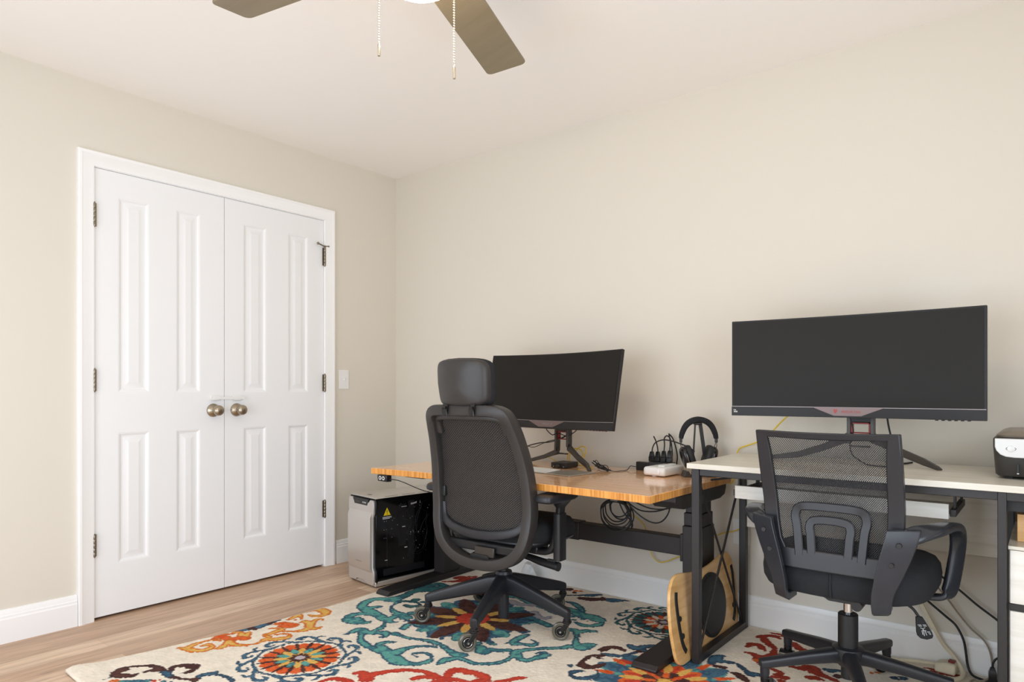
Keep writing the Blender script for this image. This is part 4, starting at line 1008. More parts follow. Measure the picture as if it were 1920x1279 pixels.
# headphone stand and headphones, turned to the room
hx, hy = 2.150, -0.150
t = thing('headphone_stand', 'black metal headphone stand on the right end of the bamboo desk', 'headphone stand', (hx, hy, ZD), RAD(38))
MB().loft([[(-0.010,y,0.228),(0.024,y,0.228),(0.024,y,0.238),(0.008,y,0.2405),(-0.010,y,0.238)] for y in (-0.014,0.014)]).build('saddle', MAT['black'], t, bev=0.004)
MB().loft([[(x-0.003,y-0.004,z),(x+0.003,y-0.004,z),(x+0.003,y+0.004,z),(x-0.003,y+0.004,z)] for x,y,z in ((-0.005,0.0,0.230),(-0.018,0.0,0.006))]).build('rod', MAT['black'], t)
MB().loft([[(x-0.0075,y-0.004,z),(x+0.0075,y-0.004,z),(x+0.0075,y+0.004,z),(x-0.0075,y+0.004,z)] for x,y,z in ((0.018,0.0,0.230),(0.052,0.012,0.010))]).build('post', MAT['black'], t)
MB().box(-0.050,0.072,-0.006,0.010,0.0,0.008).build('base_bar', MAT['black'], t, bev=0.002)
for x, w in ((-0.046,0.018),(0.058,0.026)):
    MB().loft([[(x-w,y,0.0),(x+w,y,0.0),(x+w*0.35,y,0.026),(x-w*0.35,y,0.026)] for y in (-0.035,0.03)]).build('foot', MAT['stand'], t, bev=0.002)
t = thing('headphones', 'black over-ear headphones hanging on the stand', 'headphones', (hx+0.008, hy+0.006, ZD), RAD(38))
arc = [(-0.0775,0.168),(-0.073,0.190),(-0.058,0.222),(-0.035,0.243),(0,0.2525),(0.035,0.243),(0.058,0.222),(0.073,0.190),(0.0775,0.168)]
def hsec(u):
    k = 0.7 + 0.5*math.sin(PI*min(1,max(0,u))); return rsec(0.021*k, 0.036, 0.007)
MB().sweep([(x,0,z) for x,z in arc], hsec, up=(0,1,0), sub=5).build('headband', MAT['fabric'], t, ang=60)
for sg in (-1, 1):
    MB().box(sg*0.078-0.005, sg*0.078+0.005, -0.009, 0.009, 0.150, 0.170).build('band_end', MAT['gun'], t, bev=0.002)
    w = MB()
    for y in (-0.012, 0.012): w.tube([(sg*0.078,y*0.4,0.152),(sg*0.077,y,0.140),(sg*0.070,y*1.6,0.122),(sg*0.062,y*1.6,0.108)],0.0013,6)
    w.build('fork_wire', MAT['black2'], t)
    T = Matrix.Translation((sg*0.050,0,0.085)) @ Matrix.Rotation(RAD(sg*18), 4, 'Y') @ Matrix.Rotation(sg*PI/2, 4, 'Y')
    def cup(s, z): return [(x*s, y*s, z) for x, y in superell(0.051, 0.041, 2.6, 32)]
    co = MB().loft([cup(0.95,-0.002), cup(1.0,0.003), cup(0.98,0.012), cup(0.85,0.020), cup(0.5,0.024)], M=T).build('ear_cup', MAT['black2'], t, ang=50)
    MB().loft([cup(0.80,-0.026), cup(0.96,-0.024), cup(1.03,-0.014), cup(0.98,-0.0025)], M=T).build('ear_pad', MAT['rubber'], co, ang=60)
    MB().tube([T @ Vector((0.0515*math.cos(a*PI/12),0.0415*math.sin(a*PI/12),0.006)) for a in range(24)],0.0011,5,closed=True,smooth=False).build('trim_ring', MAT['line'], co)

# leads behind the tilted monitor
cable('display_cable', 'short black lead dropping from the tilted monitor to its stand', [(1.42,-0.29,0.875),(1.425,-0.27,0.845),(1.44,-0.25,0.824),(1.452,-0.235,0.829),(1.47,-0.225,0.829),(1.495,-0.20,0.818),(1.53,-0.185,0.838),(1.55,-0.18,0.862)], 0.0024, MAT['rubber'])
cable('display_cable', 'thick black lead sagging left from the monitor stand to the desk', [(1.51,-0.18,0.835),(1.47,-0.175,0.815),(1.41,-0.16,0.792),(1.33,-0.13,0.775),(1.27,-0.12,0.768),(1.20,-0.115,0.752),(1.10,-0.10,0.72),(1.02,-0.09,0.69),(0.97,-0.085,0.672)], 0.0034, MAT['stand'])
cable('display_cable', 'thin black lead twisting beside the thick one behind the high-back chair', [(1.49,-0.18,0.826),(1.42,-0.165,0.797),(1.35,-0.14,0.785),(1.29,-0.125,0.766),(1.245,-0.12,0.748),(1.21,-0.115,0.742),(1.15,-0.11,0.748),(1.08,-0.10,0.72),(1.0,-0.10,0.672)], 0.0019, MAT['rubber'])
cable('display_cable', 'thin black lead hanging from the upright monitor to the white desk', [(2.80,-0.285,0.955),(2.805,-0.27,0.92),(2.808,-0.26,0.89),(2.795,-0.25,0.85),(2.80,-0.25,0.81),(2.83,-0.25,0.783),(2.86,-0.26,0.7715),(2.92,-0.28,0.7713)], 0.0024, MAT['rubber'])
cable('display_cable', 'black power lead dropping behind the upright monitor right of its stand', [(2.905,-0.19,0.96),(2.912,-0.18,0.90),(2.93,-0.17,0.82),(2.94,-0.16,0.78),(2.95,-0.13,0.772),(2.97,-0.07,0.772)], 0.0034, MAT['rubber'])
# ------------------------------------------------------------------ under the bamboo desk
t = thing('cable_bundle', 'coil of black cables strapped under the bamboo desk', 'cables', (1.86,-0.33,0))
cb = MB(); rr = random.Random(5)
for k in range(7):
    r = 0.036+0.0052*k; cx = -0.01+rr.uniform(-.012,.012); cz = 0.545-r+rr.uniform(-0.004,0.006); yy = rr.uniform(-0.02,0.02)
    cb.tube([(cx+r*math.cos(2*PI*a/14)*(1.25 if a%2 else 1.3), yy+0.006*math.sin(a), cz+r*math.sin(2*PI*a/14)*1.05) for a in range(14)], 0.0032, 6, closed=True, sub=4)
cb.build('cable_coil', MAT['rubber'], t)
MB().loft([[(x-0.018,y,z),(x+0.018,y,z),(x+0.018,y+0.05,z),(x-0.018,y+0.05,z)] for x,y,z in ((0.002,-0.03,0.636),(0.0,-0.032,0.59),(-0.010,-0.028,0.548))]).build('strap', MAT['velcro'], t, bev=0.004)
for q, p in enumerate(([(0.02,0,0.60),(0.08,0.0,0.585),(0.15,-0.01,0.582),(0.19,-0.01,0.60),(0.20,0,0.637)],
          [(0.02,0,0.595),(0.07,0.01,0.555),(0.15,0.01,0.53),(0.23,0.02,0.535),(0.28,0.03,0.57),(0.29,0.03,0.60)],
          [(0.02,0.01,0.58),(0.06,0.0,0.54),(0.12,0.0,0.516),(0.20,0.01,0.525),(0.26,0.03,0.56),(0.275,0.03,0.60)],
          [(0.03,0,0.56),(0.09,0.01,0.50),(0.15,0.02,0.468),(0.20,0.02,0.475),(0.235,0.02,0.52),(0.24,0.02,0.58),(0.235,0.02,0.637)],
          [(0.02,0,0.59),(0.10,-0.005,0.57),(0.16,0.0,0.575),(0.178,0.0,0.61),(0.18,0.0,0.637)],
          [(0.0,0.0,0.58),(0.045,0.01,0.50),(0.06,0.02,0.45),(0.05,0.03,0.425)],
          [(-0.01,0.0,0.575),(0.02,0.01,0.50),(0.062,0.01,0.46),(0.055,0.02,0.43)])):
    MB().tube(p, 0.0032, 7).build('hanging_lead', MAT['rubber'], t)
cable('extension_lead', 'black and yellow lead running left from the cable coil under the desk', [(1.82,-0.36,0.612),(1.76,-0.37,0.606),(1.70,-0.37,0.60),(1.64,-0.36,0.596),(1.58,-0.35,0.60),(1.5,-0.33,0.615),(1.42,-0.31,0.637)], 0.0026, MAT['rubber'])
tag(MB().tube([(1.712,-0.372,0.6015),(1.745,-0.372,0.604),(1.775,-0.37,0.607)],[0.006,0.008,0.006],10).build('cable_plug', MAT['yellow']), 'yellow cable plug under the front edge of the bamboo desk', 'plug')

# yellow network cable along the wall
cable('network_cable', 'yellow network cable running from wall plate down behind the bamboo desk', [(2.308,-0.012,0.43),(2.300,-0.02,0.428),(2.27,-0.03,0.415),(2.244,-0.03,0.408),(2.21,-0.03,0.395),(2.18,-0.03,0.373),(2.135,-0.03,0.325),(2.07,-0.03,0.29),(2.01,-0.03,0.262),(1.95,-0.03,0.232),(1.915,-0.03,0.222),(1.885,-0.03,0.235),(1.868,-0.03,0.262),(1.85,-0.03,0.33),(1.83,-0.03,0.39),(1.79,-0.03,0.42),(1.76,-0.035,0.44),(1.74,-0.04,0.50),(1.735,-0.04,0.60)], 0.0026, MAT['yellow'])
cable('network_cable', 'yellow network cable rising from desk top to behind the upright monitor', [(2.238,-0.022,0.632),(2.262,-0.022,0.63),(2.272,-0.022,0.66),(2.283,-0.022,0.75),(2.296,-0.022,0.785),(2.33,-0.03,0.80),(2.40,-0.05,0.828),(2.45,-0.07,0.865),(2.50,-0.09,0.915),(2.57,-0.12,0.975),(2.64,-0.20,1.05)], 0.0032, MAT['yellow'])

# balance board leaning between the desks
t = thing('balance_board', 'wooden balance board with black dome leaning between the two desks', 'balance board', (2.300, -0.367, 0.012), 0)
TB = Matrix.Rotation(RAD(-1.2), 4, 'Z') @ Matrix.Rotation(RAD(-6.5), 4, 'Y') @ Matrix(((0,0,1,0),(1,0,0,0),(0,1,0,0),(0,0,0,1)))
# local: u along the wall direction, v up the board, w out of its underside
ol = [(-0.315,0.07),(-0.300,0.025),(-0.265,0.004),(-0.20,0.004),(-0.10,0.012),(0.0,0.016),(0.10,0.012),(0.19,0.004),(0.245,0.004),(0.275,0.025),(0.293,0.07),(0.303,0.16),(0.296,0.25),(0.275,0.305),(0.235,0.333),(0.19,0.335),(0.10,0.318),(0.0,0.310),(-0.10,0.315),(-0.20,0.330),(-0.25,0.330),(-0.290,0.305),(-0.315,0.25),(-0.325,0.16)]
ol = [(p.x, p.y) for p in spl([(a, b, 0) for a, b in ol], True, 4)]
def bend(p): return 0.0
bo = MB().prism(ol, 0.0, 0.013, TB).build('deck', MAT['ply'], t, bev=0.003)
bo.data.materials.append(MAT['ply_edge'])
for sg in (-1, 1):
    gp = [(sg*0.262,0.272),(sg*0.268,0.24),(sg*0.266,0.17),(sg*0.258,0.11),(sg*0.246,0.07),(sg*0.228,0.045)]
    s = MB().sweep([TB @ Vector((u,v,0.0135)) for u,v in gp], rsec(0.020,0.006,0.002), up=TB.to_3x3() @ Vector((0,0,1)), sub=5)
    for u, v in ((0.254,0.172),(0.244,0.106)): s.cyl(TB @ Vector((sg*u,v,0.0125)), TB @ Vector((sg*u,v,0.018)), 0.010, n=16)
    s.build('grip_strip', MAT['rubber'], t)
DT = TB @ Matrix.Translation((0.03,0.158,0.013))
MB().lathe([(0.128,0.0),(0.128,0.005),(0.121,0.007),(0.119,0.008),(0.119,0.012),(0.108,0.017),(0.08,0.0215),(0.04,0.0235),(0,0.024)], 48, DT).build('dome', MAT['rubber'], t)

# ------------------------------------------------------------------ floor clutter behind the chairs
t = thing('power_block', 'small white power block with red switch on the rug by the wall', 'power block', (3.080,-0.066,RUG), RAD(-8))
MB().loft([[(-0.034,y,z) for y,z in ((-0.030,0.0),(0.030,0.0),(0.028,0.030),(-0.028,0.030))],[(0.0,-0.030,0.0),(0.0,0.030,0.0),(0.0,0.028,0.040),(0.0,-0.028,0.040)],[(0.032,-0.030,0.0),(0.032,0.030,0.0),(0.032,0.028,0.040),(0.032,-0.028,0.040)]]).build('strip_body', MAT['cream_cable'], t, bev=0.006)
MB().box(0.006,0.026,-0.010,0.012,0.0395,0.047).build('switch', MAT['red_switch'], t, bev=0.001)
cable('power_cable', 'cream power cable sweeping over the rug and up to the wall', [(3.052,-0.058,0.028),(3.01,-0.05,0.024),(2.96,-0.05,0.019),(2.90,-0.08,0.017),(2.86,-0.13,0.017)], 0.006, MAT['cream_cable'])
cable('power_cable', 'thick cream cable curving down past the paddle lever to the rug', [(2.985,-0.040,0.262),(3.005,-0.034,0.215),(3.035,-0.034,0.155),(3.065,-0.034,0.10),(3.102,-0.045,0.062),(3.126,-0.07,0.032),(3.130,-0.11,0.02),(3.110,-0.15,0.019),(3.08,-0.19,0.019)], 0.0075, MAT['cream_cable'])
cable('power_cable', 'black cable curving down from behind the seat to the floor', [(2.96,-0.036,0.30),(3.02,-0.034,0.248),(3.07,-0.034,0.208),(3.105,-0.034,0.178),(3.128,-0.034,0.13),(3.136,-0.034,0.08),(3.140,-0.034,0.045),(3.150,-0.045,0.02),(3.17,-0.07,0.016),(3.22,-0.08,0.016),(3.26,-0.05,0.03)], 0.0042, MAT['rubber'])
cable('power_cable', 'grey cable hanging along the wall left of the drawers', [(3.03,-0.04,0.33),(3.075,-0.034,0.276),(3.11,-0.030,0.225),(3.15,-0.028,0.175),(3.185,-0.028,0.145),(3.205,-0.028,0.11),(3.214,-0.034,0.06),(3.212,-0.06,0.028),(3.19,-0.09,0.016),(3.165,-0.10,0.016),(3.155,-0.13,0.016)], 0.0034, MAT['grey_cable'])
cable('power_cable', 'black cable running down right behind the loop armrest to the desk leg', [(3.04,-0.05,0.37),(3.11,-0.04,0.317),(3.17,-0.035,0.266),(3.235,-0.032,0.218),(3.30,-0.035,0.16)], 0.0040, MAT['rubber'])
t = thing('power_adapter', 'black plug standing on the floor beside the desk leg', 'power adapter', (3.217,-0.075,RUG), RAD(10))
MB().loft([[(-0.012,-0.012,0),(0.012,-0.012,0),(0.012,0.012,0),(-0.012,0.012,0)],[(-0.012,-0.012,0.035),(0.012,-0.012,0.035),(0.012,0.012,0.035),(-0.012,0.012,0.035)],[(-0.006,-0.006,0.055),(0.006,-0.006,0.055),(0.006,0.006,0.055),(-0.006,0.006,0.055)]]).build('plug', MAT['black2'], t, bev=0.002)
MB().tube([(0,0,0.05),(0.002,0,0.07),(0.012,0.004,0.085),(0.03,0.008,0.092),(0.06,0.01,0.09)],0.0036,8).build('lead', MAT['rubber'], t)
# crumpled plastic film on the floor against the baseboard
r4 = random.Random(9); m = MB()
rings = []
for i in range(7):
    rings.append([(1.165+(0.060-0.006*i)*math.cos(2*PI*j/14)*(0.8+0.4*r4.random()), -0.085+(0.045-0.005*i)*math.sin(2*PI*j/14)*(0.8+0.4*r4.random()), 0.0125+0.016*i+ (r4.uniform(-.006,.006) if i else 0)) for j in range(14)])
m.loft(rings)
tag(m.build('plastic_bag', MAT['bag'], ang=20), 'crumpled white plastic film on the floor behind the high-back chair', 'bag')
RUG_STROKES = """
B 577,-2042,7 636,-2055,9 686,-2063,12 732,-2045,8 748,-2014,9 728,-1991,12 699,-1975,7 665,-1961,14 667,-1942,7
B 576,-2037,10 613,-2023,14 651,-2013,20 670,-2006,6 676,-2028,4
N 722,-1986,18 708,-1957,27 693,-1939,16 703,-1915,14 723,-1889,10 745,-1866,10 780,-1859,16 818,-1859,17
N 738,-1983,20 764,-1967,20 785,-1951,16 778,-1927,5
N 788,-1903,10 791,-1886,13 798,-1870,20
B 809,-1856,13 842,-1860,17 883,-1866,16 915,-1865,11
B 854,-1850,15 838,-1833,12
N 843,-1839,12 826,-1821,15 828,-1799,15 849,-1783,17 875,-1772,26 896,-1765,7 909,-1791,15 910,-1815,11 904,-1825,4
N 911,-1863,12 943,-1853,9 973,-1838,9 996,-1824,17 1011,-1835,9
B 1001,-1820,11 976,-1792,14 985,-1770,15 994,-1748,13 982,-1730,3
B 989,-1772,12 1014,-1752,9 1049,-1744,10 1088,-1741,11 1116,-1747,9
O 776,-2021,6 778,-2007,13 789,-2000,9
T 803,-2000,13 843,-1962,12 877,-1931,12
R 893,-1920,12 898,-1903,6
T 922,-1902,12 946,-1885,6
Y 648,-1719,8 667,-1710,15 703,-1699,22 729,-1690,19 749,-1668,18 748,-1638,18 735,-1624,11 707,-1628,16 700,-1650,8
Y 676,-1696,21 660,-1660,15 660,-1623,12 672,-1588,10 705,-1574,6
Y 779,-1625,11 775,-1605,20 759,-1581,19 736,-1549,23 719,-1524,13
Y 764,-1565,23 805,-1557,15 835,-1539,11
O 661,-1571,19 656,-1549,21 693,-1545,22 718,-1551,12
O 644,-1558,12 648,-1529,12 673,-1495,8
Y 787,-1558,12 814,-1543,10 844,-1513,9 845,-1474,11 835,-1444,20 863,-1428,20 877,-1404,20 886,-1377,15 865,-1355,8 838,-1363,8 815,-1395,8
Y 822,-1428,18 780,-1423,9 791,-1401,16 786,-1364,20 784,-1337,13 747,-1353,11 734,-1370,6
Y 808,-1352,10 844,-1324,10 866,-1286,20 855,-1252,22 807,-1219,24 776,-1221,22
Y 868,-1256,21 892,-1237,17 890,-1217,8
Y 816,-1211,18 792,-1171,13 809,-1157,11 822,-1162,5
O 706,-1314,18 720,-1296,22 759,-1286,26 784,-1266,12 790,-1297,17 744,-1320,17
Y 698,-1246,13 685,-1210,17 676,-1186,19 718,-1199,9 741,-1219,4
O 694,-1252,9 724,-1236,9
Y 657,-1154,19 664,-1115,17 685,-1081,25 727,-1081,29 762,-1102,21 763,-1132,19 738,-1152,14 715,-1155,9
Y 663,-1490,17 681,-1475,15 741,-1493,24 710,-1452,13
O 731,-1527,24 739,-1508,24 764,-1495,20
B 658,-1487,12 662,-1449,17 672,-1392,26 672,-1349,21 665,-1306,18 667,-1283,9
N 669,-1415,17 691,-1412,13
N 673,-1333,13 671,-1316,11
T 906,-1094,16 871,-1045,25 875,-1007,24 906,-986,19 944,-971,16 1008,-982,19 1069,-1009,9 1106,-1065,18 1107,-1106,15
T 901,-1083,31 940,-1074,44 981,-1072,26 1003,-1050,15 1001,-1033,6
T 919,-1038,14 957,-1053,13
T 800,-922,26 770,-876,28 762,-820,26 791,-787,27 829,-775,32 839,-749,42
T 814,-928,30 892,-949,35 947,-953,26 1011,-964,22 1054,-991,14
T 851,-915,20 867,-885,20 878,-868,13
T 840,-784,21 888,-781,13 920,-843,8 979,-878,19 1027,-888,17 1042,-955,25 1045,-983,21
T 1054,-976,23 1081,-984,17 1100,-969,9
T 1044,-1204,8 1050,-1179,15 1042,-1144,24 1063,-1128,26 1102,-1164,15 1148,-1206,17 1212,-1230,21 1264,-1236,20 1311,-1235,23
T 1083,-1139,28 1118,-1125,24 1142,-1106,20 1162,-1089,25 1198,-1114,12 1188,-1135,10
T 1253,-1209,12 1242,-1181,17 1254,-1153,15 1276,-1135,9
T 1275,-1204,24 1325,-1224,30 1370,-1245,29 1416,-1263,30 1454,-1265,26
R 1401,-1432,15 1412,-1413,20 1449,-1422,26 1457,-1396,23 1475,-1353,17 1501,-1311,15 1519,-1297,15
R 1463,-1450,17 1472,-1433,25
R 1360,-1556,11 1366,-1523,14 1385,-1503,17 1419,-1490,17 1443,-1489,13
T 1406,-1249,36 1453,-1255,27 1497,-1241,19 1520,-1218,18 1526,-1186,17 1512,-1153,5 1482,-1138,12 1444,-1145,10 1427,-1176,6 1466,-1185,4
T 1364,-1203,32 1364,-1156,20 1380,-1113,14 1410,-1083,12 1445,-1067,11
T 1203,-1070,23 1236,-1070,15 1288,-1068,15 1334,-1050,13 1392,-1036,18 1448,-1040,16 1504,-1056,18 1557,-1072,25 1585,-1061,26
T 1573,-1181,11 1568,-1142,24 1577,-1112,19 1598,-1095,19 1631,-1091,15 1678,-1091,15 1712,-1069,15 1740,-1036,15 1751,-995,15 1748,-953,14 1736,-917,26 1774,-943,22 1812,-946,19 1823,-915,16 1836,-882,25 1847,-850,6 1818,-839,10 1800,-868,5
T 1728,-900,23 1752,-857,17 1788,-816,16 1827,-779,14 1860,-752,14
T 1644,-859,7 1651,-815,20 1646,-767,21 1651,-724,11
T 1669,-838,25 1704,-823,14 1738,-808,18 1734,-774,9 1699,-764,5
T 1563,-898,7 1596,-903,14 1616,-893,9
T 1585,-956,24 1626,-982,33 1631,-954,21 1670,-935,20 1697,-913,20
T 1551,-934,22 1532,-885,17
D 953,-782,15 994,-775,20 1006,-739,12
D 892,-779,15 900,-745,16 954,-720,15 998,-729,9
D 839,-749,41 840,-692,31 820,-612,28 843,-554,35 872,-511,47 892,-453,35 899,-427,18
D 932,-693,25 985,-695,20
T 1090,-901,32 1031,-886,27 1021,-910,18
T 1184,-1003,21 1166,-945,17 1237,-932,16
T 1066,-841,27 1071,-789,32
L 1312,-424,30 1371,-429,25 1402,-413,20 1436,-394,20
L 1499,-478,21 1552,-515,20 1592,-514,18 1590,-484,12
T 1251,-362,22 1302,-340,26 1405,-367,34 1503,-392,27 1587,-424,21
T 1417,-560,28 1466,-537,32 1528,-550,25 1601,-567,24 1658,-580,23
B 1501,-632,26 1535,-605,26 1556,-573,13
Q 809,-382,10 863,-328,19 877,-272,32 904,-229,26
Q 821,-283,26 838,-258,30 893,-304,10
Q 854,-218,13 880,-202,20
D 814,-557,34 817,-430,25 870,-430,24
R 1494,-1327,18 1514,-1301,15 1555,-1273,15 1600,-1262,17 1647,-1264,18 1691,-1276,19
R 1599,-1332,16 1605,-1307,17 1625,-1291,14 1653,-1278,17
R 1677,-1240,17 1660,-1199,21 1672,-1174,24 1709,-1165,23 1744,-1156,22 1780,-1157,23 1805,-1166,11 1800,-1200,13
R 1690,-1249,11 1716,-1266,11
R 1847,-1163,13 1864,-1138,13 1876,-1114,16 1889,-1089,14 1907,-1070,6
T 1529,-252,10 1572,-253,19 1634,-292,19 1673,-329,13
T 1583,-332,19 1629,-347,31 1698,-375,36 1744,-370,40 1789,-381,34 1818,-389,8 1820,-432,21 1798,-472,17 1757,-482,17 1725,-470,10
T 1725,-417,11 1758,-424,6
T 1665,-417,18 1703,-450,12
T 1761,-567,25 1786,-562,22 1824,-614,13 1861,-676,18 1902,-706,35 1915,-671,29 1924,-651,18
T 1801,-563,24 1819,-535,21 1850,-517,16
T 1863,-726,22 1845,-752,14 1814,-784,12 1791,-802,12
T 1832,-859,20 1846,-854,17
N 1986,-676,19 1988,-644,18 2008,-621,18 2041,-620,17 2059,-630,9
B 2011,-710,14 2041,-698,17 2076,-681,14 2095,-637,10 2107,-591,14 2116,-571,14
B 2048,-565,17 2068,-573,21 2090,-568,22 2098,-537,18 2122,-505,11 2136,-491,7
N 2106,-598,14 2128,-586,7
N 2015,-724,14 1987,-746,10 1978,-777,12 1988,-825,11 2009,-852,23 2040,-844,19 2055,-816,15 2062,-788,9
N 1998,-750,6 2011,-751,10 2031,-751,5
B 1971,-881,13 1991,-861,9
B 2037,-893,5 2028,-900,9 2012,-924,17 2017,-950,8 2048,-961,14 2075,-943,17 2097,-916,14 2091,-881,6 2071,-856,4
N 1553,-158,22 1585,-150,27 1617,-134,27 1642,-105,21 1621,-74,3
B 1474,-163,11 1524,-122,11 1560,-94,23 1597,-49,11
B 1667,-94,22 1695,-90,33 1727,-65,16 1760,-51,6
N 1421,-75,26 1474,-104,15
O 1465,-74,15 1485,-62,12
B 2372,-532,12 2372,-483,28 2372,-445,18 2387,-433,8
B 2394,-490,22 2424,-478,13 2455,-477,10 2486,-500,10 2510,-526,12 2524,-526,17 2550,-527,16
N 2400,-545,14 2421,-540,14 2438,-532,5
N 2464,-566,7 2488,-566,16 2511,-580,17 2537,-603,11
R 2099,-714,10 2125,-718,14 2150,-716,7
Q 2497,-111,9 2473,-92,16 2448,-105,16 2431,-132,20 2424,-150,10
Q 2442,-143,16 2464,-176,20 2491,-204,18 2514,-234,12 2526,-283,16 2530,-337,29 2520,-367,37 2501,-382,23 2521,-421,8
Q 2420,-280,10 2428,-242,19 2454,-234,18 2478,-263,15 2494,-274,8
Q 2437,-341,9 2462,-340,14 2486,-349,19
Q 2449,-64,8 2476,-56,12 2502,-68,15
Q 2558,-126,18 2595,-170,20 2623,-176,15 2644,-154,7
Q 2573,-441,12 2606,-455,13 2608,-493,18 2635,-490,18
Q 2620,-373,13 2650,-369,19 2681,-344,32 2707,-374,23 2741,-387,17 2774,-399,14 2790,-405,8
Q 2601,-509,16 2628,-525,16
Q 2693,-435,12 2720,-423,18 2744,-423,6
O 2497,-396,13 2505,-395,10
B 2450,-477,8 2477,-497,11 2510,-523,13 2530,-536,21 2547,-518,12
N 2485,-572,10 2511,-590,13 2535,-604,13
B 2732,-324,16 2754,-316,16 2780,-296,10
N 2779,-356,19 2805,-345,16
Y 2867,-246,8 2882,-232,10
B 2939,-247,16 2964,-227,16
Q 3010,-76,6 3038,-73,9 3069,-95,12 3104,-85,13 3123,-70,10
Q 3038,-92,9 3072,-120,12 3092,-122,9
"""
# ------------------------------------------------------------------ rug: tufted pattern drawn on a fine grid
def make_rug():
    st = 0.0036
    gx0, gx1, gy0, gy1 = 0.645, 3.42, -2.085, -0.022
    nx = int((gx1-gx0)/st)+1; ny = int((gy1-gy0)/st)+1
    xs = np.linspace(gx0, gx1, nx); ys = np.linspace(gy0, gy1, ny)
    rng = np.random.RandomState(4)
    def smooth(a, k):
        for _ in range(k):
            a = (a + np.roll(a,1,0) + np.roll(a,-1,0) + np.roll(a,1,1) + np.roll(a,-1,1))/5
        return a
    def nrm(a): return (a - a.mean())/a.std()
    fine = nrm(smooth(rng.randn(ny, nx), 1)); mid = nrm(smooth(rng.randn(ny, nx), 6)); big = nrm(smooth(rng.randn(ny, nx), 40))
    X, Y = np.meshgrid(xs, ys)
    # the left border wavers a little
    ey = [-2.085,-2.04,-1.8,-1.5,-1.275,-0.888,-0.70,-0.60,-0.022]; ex = [0.55,0.535,0.585,0.639,0.661,0.683,0.665,0.662,0.690]
    sh = np.interp(Y, ey, ex) - gx0
    PX = X + sh*np.clip(1-(X-gx0)/0.35, 0, 1)**1.5
    base = np.array([lin(236), lin(226), lin(210)])
    img = np.ones((ny, nx, 3))*base
    img *= (1 + 0.03*fine + 0.03*big)[..., None]
    tone = {  # fill, second tone, outline
     'T': ((98,162,154),(64,112,126),(62,94,112)), 'B': ((76,110,132),(58,88,112),(58,76,94)), 'D': ((60,108,110),(48,86,96),(44,68,80)),
     'N': ((90,60,54),(70,46,44),(76,54,52)), 'R': ((200,74,56),(184,62,48),(180,68,54)), 'Q': ((160,64,48),(140,54,42),(146,60,46)),
     'Y': ((222,180,98),(218,164,82),(208,116,50)), 'O': ((220,104,56),(206,80,40),(200,104,52)), 'L': ((190,180,184),(176,170,178),(150,150,160)),
     'W': ((226,214,194),(222,208,186),(220,206,186)) }
    tone = {k: [np.array([lin(c) for c in t]) for t in v] for k, v in tone.items()}
    def paint(sd, k, line=0.0062, mot=0.8, only=None):
        sd = sd + 0.0018*fine + 0.0008*mid
        a, b, o = tone[k]
        f = np.clip((mid*1.0 + big*0.7 - 0.15)*2.2, 0, 1)*mot
        col = a[None,None,:]*(1-f[...,None]) + b[None,None,:]*f[...,None]
        col = np.where((sd > -line)[..., None], o[None,None,:], col)*(1+0.06*fine)[..., None]
        img[sd < 0] = col[sd < 0]
    def strokes(lst, k, line=0.0095):
        sd = np.full((ny, nx), 1.0)
        for pts in lst:
            P = spl([(x, y, w) for x, y, w in pts], False, 8) if len(pts) > 2 else [Vector(p) for p in pts]
            for p in P:
                r = max(p.z, 0.003); m = r + 0.03
                i0 = max(0, int((p.x-m-gx0)/st)); i1 = min(nx, int((p.x+m-gx0)/st)+2)
                j0 = max(0, int((p.y-m-gy0)/st)); j1 = min(ny, int((p.y+m-gy0)/st)+2)
                if i0 >= i1 or j0 >= j1: continue
                d = np.hypot(PX[j0:j1,i0:i1]-p.x, Y[j0:j1,i0:i1]-p.y) - r
                sd[j0:j1,i0:i1] = np.minimum(sd[j0:j1,i0:i1], d)
        paint(sd, k, line)
    def polar(cx, cy): return np.hypot(PX-cx, Y-cy), np.arctan2(Y-cy, PX-cx)
    def petals(cx, cy, n, off, r0, r1, w, k, line=0.0):
        r, th = polar(cx, cy); q = 2*np.pi/n
        d = (th - RAD(off) + q/2) % q - q/2
        u = np.clip((r-r0)/(r1-r0), 0, 1)
        half = w*np.sqrt(np.clip(np.sin(np.pi*u**0.8), 0, 1))
        sd = np.where((r > r0) & (r < r1), np.abs(r*np.sin(d)) - half, 1.0); sd = np.where(np.abs(d) > np.pi/2, 1.0, sd)
        paint(sd, k, line)
    def disc(cx, cy, rad, k, line=0.0, n=0, amp=0.0, off=0):
        r, th = polar(cx, cy); paint(r - rad - amp*np.cos(n*(th-RAD(off))), k, line)
    def scrolls(cx, cy, n, off, R, k, w=0.009, line=0.004):
        L = []
        for i in range(n):
            f = (lambda t, r: (cx + R*r*math.cos(RAD(off)+2*PI*(i+t)/n), cy + R*r*math.sin(RAD(off)+2*PI*(i+t)/n)))
            for seq in (((0,.74,1.0),(.25,.80,.9),(.5,.92,.9),(.75,.985,1.1),(.95,.93,1.2),(.92,.85,.8),(.78,.85,.5)), ((.0,.74,1.0),(.3,.76,.6),(.6,.75,.7),(1,.74,1.0)), ((.45,.90,.7),(.35,.985,.8),(.2,1.0,.5))):
                L.append([(*f(t, r), w*s) for t, r, s in seq])
        strokes(L, k, line)
    data = {}
    for ln in RUG_STROKES.strip().split('\n'):
        a = ln.split(); data.setdefault(a[0], []).append([tuple(int(c)/1000 for c in p.split(',')) for p in a[1:]])
    # big medallion under the high-back chair
    c = (1.334, -0.720)
    r_, t_ = polar(*c); paint(r_ - 0.262 - 0.03*np.cos(8*(t_-RAD(50))) - 0.016*big, 'B', 0.004, 1.0)
